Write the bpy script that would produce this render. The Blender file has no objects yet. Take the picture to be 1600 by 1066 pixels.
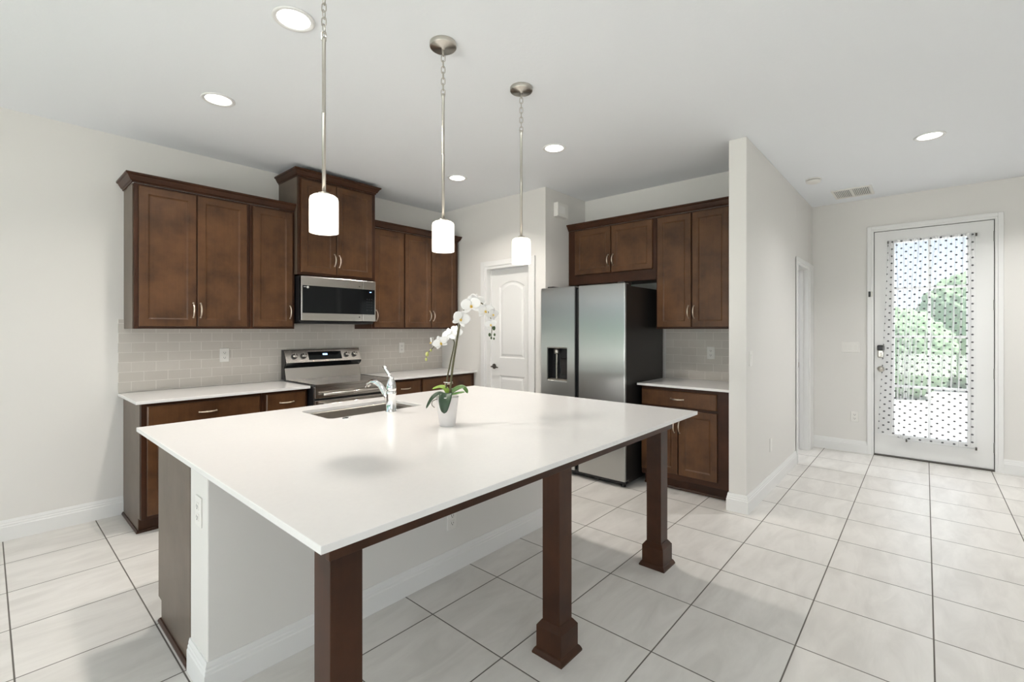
import bpy, bmesh, math, random
from mathutils import Vector, Matrix, noise
random.seed(7)
S = bpy.context.scene
COL = S.collection
R = math.radians

# ------------------------------------------------------------------ camera
CAM_H = 1.38
cd = bpy.data.cameras.new('camera'); cam = bpy.data.objects.new('camera', cd); COL.objects.link(cam)
cam.location = (0, 0, CAM_H)
cam.rotation_euler = (R(90), 0, R(41.52 - 90))
cd.sensor_fit = 'HORIZONTAL'; cd.sensor_width = 36.0
cd.lens = 729.5 / 1600 * 36
cd.shift_y = -(533 - 514.9) / 1600
cd.clip_start = 0.05; cd.clip_end = 200
S.camera = cam

# ------------------------------------------------------------------ view, world, daylight
S.view_settings.view_transform = 'Standard'
try: S.view_settings.look = 'None'
except Exception: pass
S.view_settings.gamma = 1.0
S.view_settings.use_curve_mapping = False
S.view_settings.exposure = -0.03

LAMP_RECESSED, LAMP_HALL, LAMP_FILL_ENTRY, LAMP_FILL_LIVING = 11.4, 9.0, 17.0, 0.4
LAMP_PENDANT = 2.0
FILL_W, FILL_S, DAY_DOOR = 0.5, 18.0, 6.0
UPFILL_W, UPFILL_S = 430.0, 200.0
SKY = 6.0

W = bpy.data.worlds.new('world'); S.world = W; W.use_nodes = True
wn = W.node_tree.nodes; wl = W.node_tree.links; wn.clear()
wo = wn.new('ShaderNodeOutputWorld'); wb = wn.new('ShaderNodeBackground'); ws = wn.new('ShaderNodeTexSky')
try:
    ws.sky_type = 'HOSEK_WILKIE'; ws.sun_direction = (-0.3, -0.4, 0.85); ws.turbidity = 3.0; ws.ground_albedo = 0.4
except Exception: pass
wm = wn.new('ShaderNodeMix'); wm.data_type = 'RGBA'; wm.inputs[0].default_value = .55; wm.inputs[7].default_value = (.22, .23, .24, 1)   # thin bright cloud
wl.new(ws.outputs[0], wm.inputs[6]); wl.new(wm.outputs[2], wb.inputs[0]); wb.inputs[1].default_value = SKY; wl.new(wb.outputs[0], wo.inputs[0])

def area_light(name, loc, rot, sx, sy, power, color=(1, 1, 1), shape='RECTANGLE'):
    l = bpy.data.lights.new(name, 'AREA'); l.energy = power; l.color = color; l.shape = shape; l.size = sx
    if shape in ('RECTANGLE', 'ELLIPSE'): l.size_y = sy
    o = bpy.data.objects.new(name, l); o.location = loc; o.rotation_euler = rot; COL.objects.link(o); return o
sun = bpy.data.lights.new('sun', 'SUN'); sun.energy = 8.0; sun.angle = R(1); sun.color = (1, .96, .9)
so = bpy.data.objects.new('sun', sun); so.rotation_euler = (R(30), R(-4), 0); so.location = (0, 0, 12); COL.objects.link(so)
# added area lamps for daylight at the unseen openings and the entry door's glass
area_light('fill_sliding_doors', (-4.62, 0.6, 1.25), (0, R(-90), 0), 2.3, 5.2, FILL_W, (.95, .98, 1))
area_light('fill_side_window', (-1.0, -3.62, 1.5), (R(90), 0, 0), 3.6, 1.4, FILL_S, (.95, .98, 1))
# added upward fill lamps outside the same openings, there to brighten the ceiling
area_light('ceiling_fill_west', (-5.6, 0.6, .10), (0, R(-140), 0), 1.6, 5.2, UPFILL_W, (1, .985, .965))
area_light('ceiling_fill_south', (-1.0, -4.7, .45), (R(145), 0, 0), 3.6, 1.5, UPFILL_S, (1, .985, .965))
area_light('daylight_entry_door', (6.60, -.03, 1.3), (0, R(90), 0), 2.0, .56, DAY_DOOR, (.95, .98, 1))

# ------------------------------------------------------------------ material helpers
def mat(name):
    m = bpy.data.materials.new(name); m.use_nodes = True
    nt = m.node_tree; nt.nodes.clear()
    out = nt.nodes.new('ShaderNodeOutputMaterial')
    b = nt.nodes.new('ShaderNodeBsdfPrincipled'); nt.links.new(b.outputs[0], out.inputs[0])
    return m, nt, b, out
def setp(b, **k):
    for n, v in k.items():
        n = n.replace('_', ' ')
        for i in b.inputs:
            if i.name.lower() == n.lower(): i.default_value = v; break
def N(nt, t, **k):
    n = nt.nodes.new(t)
    for a, v in k.items(): setattr(n, a, v)
    return n
def lin(r, g, b):
    f = lambda c: (c / 255 / 12.92) if c / 255 <= .04045 else ((c / 255 + .055) / 1.055) ** 2.4
    return (f(r), f(g), f(b), 1)
def plain(name, col, rough=.5, metal=0.0, noise=0.0, nscale=20, bump=0.0, bscale=200, **kw):
    m, nt, b, out = mat(name)
    setp(b, Base_Color=col, Roughness=rough, Metallic=metal, **kw)
    tc = N(nt, 'ShaderNodeTexCoord')
    if noise:
        nz = N(nt, 'ShaderNodeTexNoise'); nz.inputs['Scale'].default_value = nscale; nz.inputs['Detail'].default_value = 4
        nt.links.new(tc.outputs['Object'], nz.inputs['Vector'])
        rp = N(nt, 'ShaderNodeMapRange'); rp.inputs['To Min'].default_value = 1 - noise; rp.inputs['To Max'].default_value = 1 + noise
        nt.links.new(nz.outputs['Fac'], rp.inputs['Value'])
        mx = N(nt, 'ShaderNodeMix', data_type='RGBA', blend_type='MULTIPLY'); mx.inputs[0].default_value = 1
        mx.inputs[6].default_value = col
        nt.links.new(rp.outputs[0], mx.inputs[7]); nt.links.new(mx.outputs[2], b.inputs['Base Color'])
    if bump:
        nb = N(nt, 'ShaderNodeTexNoise'); nb.inputs['Scale'].default_value = bscale; nb.inputs['Detail'].default_value = 3
        nt.links.new(tc.outputs['Object'], nb.inputs['Vector'])
        bp = N(nt, 'ShaderNodeBump'); bp.inputs['Strength'].default_value = bump; bp.inputs['Distance'].default_value = .002
        nt.links.new(nb.outputs['Fac'], bp.inputs['Height']); nt.links.new(bp.outputs[0], b.inputs['Normal'])
    return m
def emit(name, col, s):
    m, nt, b, out = mat(name); nt.nodes.remove(b)
    e = N(nt, 'ShaderNodeEmission'); e.inputs[0].default_value = col; e.inputs[1].default_value = s
    nt.links.new(e.outputs[0], out.inputs[0]); return m

M = {}
M['wall'] = plain('wall_paint', (.750, .731, .698, 1), .6, bump=.15, bscale=260)
M['ceil'] = plain('ceiling_paint', (.865, .885, .91, 1), .8, bump=.35, bscale=60)
M['trim'] = plain('white_trim_paint', (.80, .795, .78, 1), .35)
M['door'] = plain('white_door_paint', (.79, .785, .77, 1), .4)
M['quartz'] = plain('white_quartz', (.80, .785, .77, 1), .16, noise=.025, nscale=60)
M['plastic'] = plain('white_plastic', (.80, .78, .74, 1), .35)
M['chrome'] = plain('chrome', (.86, .86, .86, 1), .06, 1.0)
M['nickel'] = plain('brushed_nickel', (.56, .53, .48, 1), .3, 1.0)
M['pull'] = plain('champagne_pull', (.78, .68, .56, 1), .28, 1.0)
M['darkmetal'] = plain('dark_bronze', (.10, .09, .08, 1), .3, .8)
M['black'] = plain('black_enamel', (.012, .012, .013, 1), .35)
M['blackglass'] = plain('black_glass', (.006, .007, .008, 1), .08, Specular_IOR_Level=.32)
M['cooktop'] = plain('ceramic_glass_cooktop', (.012, .011, .011, 1), .10)
M['hinge'] = plain('satin_hinge', (.30, .29, .28, 1), .35, .9)
M['slot'] = plain('slot_dark', (.03, .028, .025, 1), .6)
M['gap'] = plain('gasket_dark', (.012, .012, .013, 1), .5)
M['fridgeside'] = plain('charcoal_steel_side', (.030, .027, .026, 1), .35, .4)
M['led'] = emit('clock_display', (.35, .55, 1, 1), 4.0)
M['lamp'] = emit('lamp_diffuser', (1, .985, .95, 1), 6.0)
M['stem'] = plain('orchid_stem', (.085, .075, .03, 1), .5, noise=.2, nscale=80)
M['soil'] = plain('potting_bark', (.02, .018, .02, 1), .9, noise=.5, nscale=120, bump=1, bscale=150)
M['pot'] = plain('matte_white_ceramic', (.80, .77, .755, 1), .4)
M['petal'] = plain('white_petal', (.83, .82, .80, 1), .45)
M['lip'] = plain('yellow_lip', (.75, .52, .10, 1), .5, noise=.3, nscale=200)
M['bud'] = plain('pale_green_bud', (.42, .43, .14, 1), .5)
M['darkbud'] = plain('dark_green_bud', (.04, .07, .02, 1), .5)
M['concrete'] = plain('porch_concrete', (.55, .54, .52, 1), .8, noise=.1, nscale=3)
M['grass'] = plain('lawn_grass', (.22, .30, .16, 1), .9, noise=.4, nscale=6)
M['hedge'] = plain('hedge_leaves', (.06, .33, .21, 1), .8, noise=.55, nscale=9, bump=1, bscale=18)  # teal pushed up to tint what the refrigerator doors reflect
M['bush'] = plain('hazed_bush_leaves', (.30, .43, .27, 1), .8, noise=.5, nscale=9, bump=1, bscale=18)  # leaf colour paled to hold the bright outdoor haze
M['stucco'] = plain('outside_stucco', (.6, .58, .54, 1), .9)
for nm, c in (('leafdark', (.022, .050, .022, 1)), ('leaflime', (.23, .36, .05, 1)), ('leafmid', (.10, .21, .05, 1))):
    M[nm] = plain(nm, c, .35, noise=.25, nscale=40)

def wood_mat(name, dark, light, rough=.32, spec=.38):
    m, nt, b, out = mat(name)
    tc = N(nt, 'ShaderNodeTexCoord'); oi = N(nt, 'ShaderNodeObjectInfo')
    ad = N(nt, 'ShaderNodeVectorMath', operation='ADD'); sc = N(nt, 'ShaderNodeVectorMath', operation='SCALE'); sc.inputs['Scale'].default_value = 37
    cx = N(nt, 'ShaderNodeCombineXYZ')
    for i in range(3): nt.links.new(oi.outputs['Random'], cx.inputs[i])
    nt.links.new(cx.outputs[0], sc.inputs[0]); nt.links.new(tc.outputs['Object'], ad.inputs[0]); nt.links.new(sc.outputs[0], ad.inputs[1])
    n1 = N(nt, 'ShaderNodeTexNoise'); n1.inputs['Scale'].default_value = 4.5; n1.inputs['Detail'].default_value = 5; n1.inputs['Roughness'].default_value = .6
    nt.links.new(ad.outputs[0], n1.inputs['Vector'])
    mp = N(nt, 'ShaderNodeMapping'); mp.inputs['Scale'].default_value = (90, 90, 3.5); nt.links.new(ad.outputs[0], mp.inputs[0])
    n2 = N(nt, 'ShaderNodeTexNoise'); n2.inputs['Scale'].default_value = 1; n2.inputs['Detail'].default_value = 3; nt.links.new(mp.outputs[0], n2.inputs['Vector'])
    mxn = N(nt, 'ShaderNodeMath', operation='MULTIPLY_ADD'); mxn.inputs[1].default_value = .16
    nt.links.new(n2.outputs['Fac'], mxn.inputs[0]); nt.links.new(n1.outputs['Fac'], mxn.inputs[2])
    cr = N(nt, 'ShaderNodeValToRGB'); cr.color_ramp.elements[0].position = .36; cr.color_ramp.elements[1].position = .80
    cr.color_ramp.elements[0].color = dark; cr.color_ramp.elements[1].color = light
    nt.links.new(mxn.outputs[0], cr.inputs[0]); nt.links.new(cr.outputs[0], b.inputs['Base Color'])
    setp(b, Roughness=rough, Coat_Weight=.08, Coat_Roughness=.2, Specular_IOR_Level=spec)
    return m
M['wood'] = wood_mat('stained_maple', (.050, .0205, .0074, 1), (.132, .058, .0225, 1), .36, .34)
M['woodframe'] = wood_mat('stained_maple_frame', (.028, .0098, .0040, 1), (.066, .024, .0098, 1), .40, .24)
M['woodside_sheen'] = wood_mat('side_panel_painted_sheen', (.085, .058, .040, 1), (.135, .098, .070, 1), .38)  # greyer than the stain: grazing sheen is put into the colour

def floor_mat():
    m, nt, b, out = mat('porcelain_floor_tile')
    tc = N(nt, 'ShaderNodeTexCoord'); mp = N(nt, 'ShaderNodeMapping'); P = .4535
    mp.inputs['Location'].default_value = (-.078 / P, .028 / P, 0); mp.inputs['Scale'].default_value = (1 / P, 1 / P, 0)
    nt.links.new(tc.outputs['Object'], mp.inputs[0])
    fr = N(nt, 'ShaderNodeVectorMath', operation='FRACTION'); nt.links.new(mp.outputs[0], fr.inputs[0])
    sp = N(nt, 'ShaderNodeSeparateXYZ'); nt.links.new(fr.outputs[0], sp.inputs[0])
    def edge(o):
        a = N(nt, 'ShaderNodeMath', operation='SUBTRACT'); a.inputs[1].default_value = .5; nt.links.new(o, a.inputs[0])
        c = N(nt, 'ShaderNodeMath', operation='ABSOLUTE'); nt.links.new(a.outputs[0], c.inputs[0]); return c
    mx = N(nt, 'ShaderNodeMath', operation='MAXIMUM'); nt.links.new(edge(sp.outputs[0]).outputs[0], mx.inputs[0]); nt.links.new(edge(sp.outputs[1]).outputs[0], mx.inputs[1])
    g = N(nt, 'ShaderNodeMapRange'); g.inputs['From Min'].default_value = .5 - .0035 / P; g.inputs['From Max'].default_value = .5 - .0022 / P
    nt.links.new(mx.outputs[0], g.inputs['Value'])
    fl = N(nt, 'ShaderNodeVectorMath', operation='FLOOR'); nt.links.new(mp.outputs[0], fl.inputs[0])
    wn_ = N(nt, 'ShaderNodeTexWhiteNoise', noise_dimensions='3D'); nt.links.new(fl.outputs[0], wn_.inputs['Vector'])
    # soft stone veining, shifted per tile
    sh = N(nt, 'ShaderNodeVectorMath', operation='SCALE'); sh.inputs['Scale'].default_value = 9; nt.links.new(wn_.outputs['Color'], sh.inputs[0])
    ad = N(nt, 'ShaderNodeVectorMath', operation='ADD'); nt.links.new(tc.outputs['Object'], ad.inputs[0]); nt.links.new(sh.outputs[0], ad.inputs[1])
    mr = N(nt, 'ShaderNodeMapping'); mr.inputs['Rotation'].default_value = (0, 0, R(28)); mr.inputs['Scale'].default_value = (1.6, 5.5, 1); nt.links.new(ad.outputs[0], mr.inputs[0])
    nz = N(nt, 'ShaderNodeTexNoise'); nz.inputs['Scale'].default_value = 1.6; nz.inputs['Detail'].default_value = 6; nz.inputs['Roughness'].default_value = .6; nz.inputs['Distortion'].default_value = .6
    nt.links.new(mr.outputs[0], nz.inputs['Vector'])
    cr = N(nt, 'ShaderNodeValToRGB'); e = cr.color_ramp.elements; e[0].position = .33; e[1].position = .62
    e[0].color = (.64, .615, .58, 1); e[1].color = (.75, .725, .69, 1)
    nt.links.new(nz.outputs['Fac'], cr.inputs[0])
    gm = N(nt, 'ShaderNodeMix', data_type='RGBA'); gm.inputs[7].default_value = (.13, .115, .10, 1)
    nt.links.new(g.outputs[0], gm.inputs[0]); nt.links.new(cr.outputs[0], gm.inputs[6]); nt.links.new(gm.outputs[2], b.inputs['Base Color'])
    rr = N(nt, 'ShaderNodeMapRange'); rr.inputs['To Min'].default_value = .34; rr.inputs['To Max'].default_value = .8; nt.links.new(g.outputs[0], rr.inputs['Value']); nt.links.new(rr.outputs[0], b.inputs['Roughness'])
    bp = N(nt, 'ShaderNodeBump'); bp.inputs['Strength'].default_value = .4; bp.inputs['Distance'].default_value = .002; bp.invert = True
    nt.links.new(g.outputs[0], bp.inputs['Height']); nt.links.new(bp.outputs[0], b.inputs['Normal'])
    return m
M['floor'] = floor_mat()

def subway_mat():
    # object coords: x along the wall, z up; tile 152 x 73 mm running bond
    m, nt, b, out = mat('glass_subway_tile')
    tc = N(nt, 'ShaderNodeTexCoord'); mp = N(nt, 'ShaderNodeMapping'); mp.inputs['Rotation'].default_value = (R(-90), 0, 0)
    nt.links.new(tc.outputs['Object'], mp.inputs[0])
    br = N(nt, 'ShaderNodeTexBrick'); br.offset = .5; br.inputs['Scale'].default_value = 1
    br.inputs['Brick Width'].default_value = .152; br.inputs['Row Height'].default_value = .0735; br.inputs['Mortar Size'].default_value = .0017; br.inputs['Mortar Smooth'].default_value = .2
    br.inputs['Color1'].default_value = (.575, .535, .485, 1); br.inputs['Color2'].default_value = (.61, .57, .52, 1); br.inputs['Mortar'].default_value = (.74, .70, .65, 1)
    br.inputs['Bias'].default_value = 0
    nt.links.new(mp.outputs[0], br.inputs['Vector']); nt.links.new(br.outputs['Color'], b.inputs['Base Color'])
    rr = N(nt, 'ShaderNodeMapRange'); rr.inputs['To Min'].default_value = .12; rr.inputs['To Max'].default_value = .7; nt.links.new(br.outputs['Fac'], rr.inputs['Value']); nt.links.new(rr.outputs[0], b.inputs['Roughness'])
    bp = N(nt, 'ShaderNodeBump'); bp.inputs['Strength'].default_value = .35; bp.inputs['Distance'].default_value = .002; bp.invert = True
    nt.links.new(br.outputs['Fac'], bp.inputs['Height']); nt.links.new(bp.outputs[0], b.inputs['Normal'])
    return m
M['subway'] = subway_mat()

def steel_mat(name, col, rough, aniso, rot, streak=(1, 1, 300), var=.2):
    m, nt, b, out = mat(name)
    setp(b, Base_Color=col, Metallic=1.0, Roughness=rough, Anisotropic=aniso, Anisotropic_Rotation=rot)
    t = N(nt, 'ShaderNodeTangent'); t.direction_type = 'UV_MAP'; nt.links.new(t.outputs[0], b.inputs['Tangent'])
    tc = N(nt, 'ShaderNodeTexCoord'); mp = N(nt, 'ShaderNodeMapping'); mp.inputs['Scale'].default_value = streak; nt.links.new(tc.outputs['Object'], mp.inputs[0])
    nz = N(nt, 'ShaderNodeTexNoise'); nz.inputs['Scale'].default_value = 1.5; nz.inputs['Detail'].default_value = 3; nt.links.new(mp.outputs[0], nz.inputs['Vector'])
    mr = N(nt, 'ShaderNodeMapRange'); mr.inputs['To Min'].default_value = rough * (1 - var); mr.inputs['To Max'].default_value = rough * (1 + var)
    nt.links.new(nz.outputs['Fac'], mr.inputs['Value']); nt.links.new(mr.outputs[0], b.inputs['Roughness'])
    return m
M['steel'] = steel_mat('brushed_stainless', (.62, .585, .545, 1), .24, .7, 0.0)
M['fridgesteel'] = steel_mat('fridge_stainless', (.54, .545, .53, 1), .29, 1.0, 0.0, (1, 1, 8), 0.0)
M['sinksteel'] = plain('satin_sink_steel', (.50, .47, .43, 1), .32, 1.0)

def shade_mat():
    m, nt, b, out = mat('opal_glass_shade'); nt.nodes.remove(b)
    tr = N(nt, 'ShaderNodeBsdfTranslucent'); tr.inputs[0].default_value = (.95, .93, .88, 1)
    df = N(nt, 'ShaderNodeBsdfDiffuse'); df.inputs[0].default_value = (.9, .9, .88, 1)
    mx = N(nt, 'ShaderNodeMixShader'); mx.inputs[0].default_value = .4; nt.links.new(tr.outputs[0], mx.inputs[1]); nt.links.new(df.outputs[0], mx.inputs[2])
    em = N(nt, 'ShaderNodeEmission'); em.inputs[0].default_value = (1, .98, .93, 1); em.inputs[1].default_value = .42
    ad = N(nt, 'ShaderNodeAddShader'); nt.links.new(mx.outputs[0], ad.inputs[0]); nt.links.new(em.outputs[0], ad.inputs[1]); nt.links.new(ad.outputs[0], out.inputs[0])
    return m
M['shade'] = shade_mat()

def glass_mat():
    m, nt, b, out = mat('window_glass'); nt.nodes.remove(b)
    t = N(nt, 'ShaderNodeBsdfTransparent'); g = N(nt, 'ShaderNodeBsdfGlossy'); g.inputs['Roughness'].default_value = 0.02
    lw = N(nt, 'ShaderNodeLayerWeight'); lw.inputs[0].default_value = .5
    pw = N(nt, 'ShaderNodeMath', operation='POWER'); pw.inputs[1].default_value = 5; nt.links.new(lw.outputs['Facing'], pw.inputs[0])
    f = N(nt, 'ShaderNodeMath', operation='MULTIPLY_ADD'); f.inputs[1].default_value = .90; f.inputs[2].default_value = .03; nt.links.new(pw.outputs[0], f.inputs[0])
    mx = N(nt, 'ShaderNodeMixShader'); nt.links.new(f.outputs[0], mx.inputs[0]); nt.links.new(t.outputs[0], mx.inputs[1]); nt.links.new(g.outputs[0], mx.inputs[2])
    nt.links.new(mx.outputs[0], out.inputs[0]); return m
M['glass'] = glass_mat()

def curtain_mat():
    m, nt, b, out = mat('sheer_dotted_voile'); nt.nodes.remove(b)
    uv = N(nt, 'ShaderNodeUVMap')
    def dots(off):
        mp = N(nt, 'ShaderNodeMapping'); mp.inputs['Scale'].default_value = (1 / .080, 1 / .076, 0); mp.inputs['Location'].default_value = (off, off, 0)
        nt.links.new(uv.outputs[0], mp.inputs[0])
        fr = N(nt, 'ShaderNodeVectorMath', operation='FRACTION'); nt.links.new(mp.outputs[0], fr.inputs[0])
        sb = N(nt, 'ShaderNodeVectorMath', operation='SUBTRACT'); sb.inputs[1].default_value = (.5, .5, 0); nt.links.new(fr.outputs[0], sb.inputs[0])
        sc = N(nt, 'ShaderNodeVectorMath', operation='MULTIPLY'); sc.inputs[1].default_value = (.080 / 1.0, .076 * 1.2, 0); nt.links.new(sb.outputs[0], sc.inputs[0])
        ln = N(nt, 'ShaderNodeVectorMath', operation='LENGTH'); nt.links.new(sc.outputs[0], ln.inputs[0])
        lt = N(nt, 'ShaderNodeMath', operation='LESS_THAN'); lt.inputs[1].default_value = .0098; nt.links.new(ln.outputs['Value'], lt.inputs[0]); return lt
    mx = N(nt, 'ShaderNodeMath', operation='MAXIMUM'); nt.links.new(dots(0).outputs[0], mx.inputs[0]); nt.links.new(dots(.5).outputs[0], mx.inputs[1])
    lw = N(nt, 'ShaderNodeLayerWeight'); lw.inputs[0].default_value = .5
    op = N(nt, 'ShaderNodeMapRange'); op.inputs['From Min'].default_value = .06; op.inputs['From Max'].default_value = .60; op.inputs['To Min'].default_value = .19; op.inputs['To Max'].default_value = .90
    nt.links.new(lw.outputs['Facing'], op.inputs['Value'])
    df = N(nt, 'ShaderNodeBsdfDiffuse'); df.inputs[0].default_value = (.95, .95, .95, 1)
    tl = N(nt, 'ShaderNodeBsdfTranslucent'); tl.inputs[0].default_value = (.8, .8, .82, 1)
    cl = N(nt, 'ShaderNodeMixShader'); cl.inputs[0].default_value = .15; nt.links.new(df.outputs[0], cl.inputs[1]); nt.links.new(tl.outputs[0], cl.inputs[2])
    tp = N(nt, 'ShaderNodeBsdfTransparent')
    sh = N(nt, 'ShaderNodeMixShader'); nt.links.new(op.outputs[0], sh.inputs[0]); nt.links.new(tp.outputs[0], sh.inputs[1]); nt.links.new(cl.outputs[0], sh.inputs[2])
    dk = N(nt, 'ShaderNodeBsdfDiffuse'); dk.inputs[0].default_value = (.12, .12, .125, 1)
    fi = N(nt, 'ShaderNodeMixShader'); nt.links.new(mx.outputs[0], fi.inputs[0]); nt.links.new(sh.outputs[0], fi.inputs[1]); nt.links.new(dk.outputs[0], fi.inputs[2])
    nt.links.new(fi.outputs[0], out.inputs[0]); return m
M['curtain'] = curtain_mat()

# ------------------------------------------------------------------ mesh helpers
class MB:
    def __init__(s): s.v = []; s.f = []; s.sm = []
    def add(s, vs, fs, smooth=False):
        o = len(s.v); s.v += [tuple(p) for p in vs]; s.f += [tuple(i + o for i in f) for f in fs]; s.sm += [smooth] * len(fs); return s
    def box(s, x0, x1, y0, y1, z0, z1):
        return s.add([(x0, y0, z0), (x1, y0, z0), (x1, y1, z0), (x0, y1, z0), (x0, y0, z1), (x1, y0, z1), (x1, y1, z1), (x0, y1, z1)],
                     [(0, 3, 2, 1), (4, 5, 6, 7), (0, 1, 5, 4), (1, 2, 6, 5), (2, 3, 7, 6), (3, 0, 4, 7)])
    def prism(s, poly, a0, a1, axis='x'):
        # poly: 2D points; extruded along axis. x: (y,z)  y: (x,z)  z: (x,y)
        def P(p, a): return {'x': (a, p[0], p[1]), 'y': (p[0], a, p[1]), 'z': (p[0], p[1], a)}[axis]
        n = len(poly); vs = [P(p, a0) for p in poly] + [P(p, a1) for p in poly]
        fs = [tuple(range(n)), tuple(range(2 * n - 1, n - 1, -1))] + [(i, i + n, (i + 1) % n + n, (i + 1) % n) for i in range(n)]
        return s.add(vs, fs)
    def lathe(s, prof, c=(0, 0, 0), seg=32, axis='z', smooth=True, cap=True):
        vs = []; fs = []; n = len(prof)
        for k in range(seg):
            a = 2 * math.pi * k / seg
            for r, h in prof:
                x, y = r * math.cos(a), r * math.sin(a)
                vs.append({'z': (c[0] + x, c[1] + y, c[2] + h), 'x': (c[0] + h, c[1] + x, c[2] + y), 'y': (c[0] + x, c[1] + h, c[2] + y)}[axis])
        for k in range(seg):
            k2 = (k + 1) % seg
            for i in range(n - 1): fs.append((k * n + i, k2 * n + i, k2 * n + i + 1, k * n + i + 1))
        s.add(vs, fs, smooth)
        if cap:
            o = len(s.v) - len(vs)
            for i in (0, n - 1):
                if prof[i][0] > 1e-6: s.f.append(tuple(o + k * n + i for k in range(seg))); s.sm.append(False)
        return s
    def tube(s, pts, r, seg=10, cap=True):
        pts = [Vector(p) for p in pts]; n = len(pts); rs = r if isinstance(r, (list, tuple)) else [r] * n
        vs = []; fs = []; up = None
        for i, p in enumerate(pts):
            t = (pts[min(i + 1, n - 1)] - pts[max(i - 1, 0)]).normalized()
            if up is None: up = Vector((0, 0, 1)) if abs(t.z) < .9 else Vector((1, 0, 0))
            a = t.cross(up).normalized(); up = a.cross(t).normalized()
            for k in range(seg):
                q = 2 * math.pi * k / seg; vs.append(p + (a * math.cos(q) + up * math.sin(q)) * rs[i])
        for i in range(n - 1):
            for k in range(seg): fs.append((i * seg + k, i * seg + (k + 1) % seg, (i + 1) * seg + (k + 1) % seg, (i + 1) * seg + k))
        s.add(vs, fs, True)
        if cap:
            o = len(s.v) - len(vs); s.f += [tuple(o + k for k in range(seg)), tuple(o + (n - 1) * seg + k for k in reversed(range(seg)))]; s.sm += [False, False]
        return s
    def sphere(s, c, r, seg=14, rings=9, sc=(1, 1, 1)):
        vs = []; fs = []
        for i in range(rings + 1):
            th = math.pi * i / rings
            for k in range(seg):
                a = 2 * math.pi * k / seg
                vs.append((c[0] + r * sc[0] * math.sin(th) * math.cos(a), c[1] + r * sc[1] * math.sin(th) * math.sin(a), c[2] + r * sc[2] * math.cos(th)))
        for i in range(rings):
            for k in range(seg): fs.append((i * seg + k, (i + 1) * seg + k, (i + 1) * seg + (k + 1) % seg, i * seg + (k + 1) % seg))
        return s.add(vs, fs, True)
    def sweep(s, path, prof, side=1, closed=False):
        # path: plan points; prof: (outward, z) ring; side=+1 outward is to the right of travel
        P = [Vector(p) for p in path]; n = len(P); m = len(prof); vs = []
        def nrm(a, b): d = (b - a).normalized(); return Vector((d.y, -d.x)) * side
        for i in range(n):
            if 0 < i < n - 1:
                a, b = nrm(P[i - 1], P[i]), nrm(P[i], P[i + 1]); o = (a + b) / (1 + a.dot(b))
            else: o = nrm(P[0], P[1]) if i == 0 else nrm(P[n - 2], P[n - 1])
            for (q, z) in prof: vs.append((P[i].x + o.x * q, P[i].y + o.y * q, z))
        fs = []
        for i in range(n - 1):
            for k in range(m): fs.append((i * m + k, i * m + (k + 1) % m, (i + 1) * m + (k + 1) % m, (i + 1) * m + k))
        fs += [tuple(range(m)), tuple((n - 1) * m + k for k in reversed(range(m)))]
        return s.add(vs, fs)
    def mesh(s, name):
        me = bpy.data.meshes.new(name); me.from_pydata(s.v, [], s.f)
        me.polygons.foreach_set('use_smooth', s.sm)
        bm = bmesh.new(); bm.from_mesh(me); bmesh.ops.recalc_face_normals(bm, faces=bm.faces); bm.to_mesh(me); bm.free()
        me.update(); return me
    def build(s, name, m, parent=None, bevel=0.0, seg=2, loc=None):
        return link(name, s.mesh(name), m, parent, bevel, seg, loc)
def link(name, me, m, parent=None, bevel=0.0, seg=2, loc=None):
    me.materials.append(M[m] if isinstance(m, str) else m)
    o = bpy.data.objects.new(name, me); COL.objects.link(o)
    if parent is not None: o.parent = parent
    if loc: o.location = loc
    if bevel:
        b = o.modifiers.new('soft_edges', 'BEVEL'); b.width = bevel; b.segments = seg; b.limit_method = 'ANGLE'; b.angle_limit = R(40)
        b.harden_normals = False
    return o
def planar_uv(o, ax):
    me = o.data; uv = me.uv_layers.new(name='UVMap')
    for l in me.loops:
        c = me.vertices[l.vertex_index].co; uv.data[l.index].uv = (c[ax[0]], c[ax[1]])
    return o
def tag(o, label=None, cat=None, group=None, kind=None):
    if label: o['label'] = label
    if cat: o['category'] = cat
    if group: o['group'] = group
    if kind: o['kind'] = kind
    return o
def empty(name, loc, rz=0, label=None, cat=None, group=None, kind=None):
    o = bpy.data.objects.new(name, None); COL.objects.link(o); o.empty_display_size = .05
    o.location = loc; o.rotation_euler = (0, 0, rz); return tag(o, label, cat, group, kind)
def struct(o, label, cat): return tag(o, label, cat, None, 'structure')
FACE_X = R(-90)      # local -y looks towards world -x
def copy_tree(o, parent=None):
    c = o.copy(); COL.objects.link(c)
    if parent is not None: c.parent = parent
    for ch in list(o.children): copy_tree(ch, c)
    return c

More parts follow.
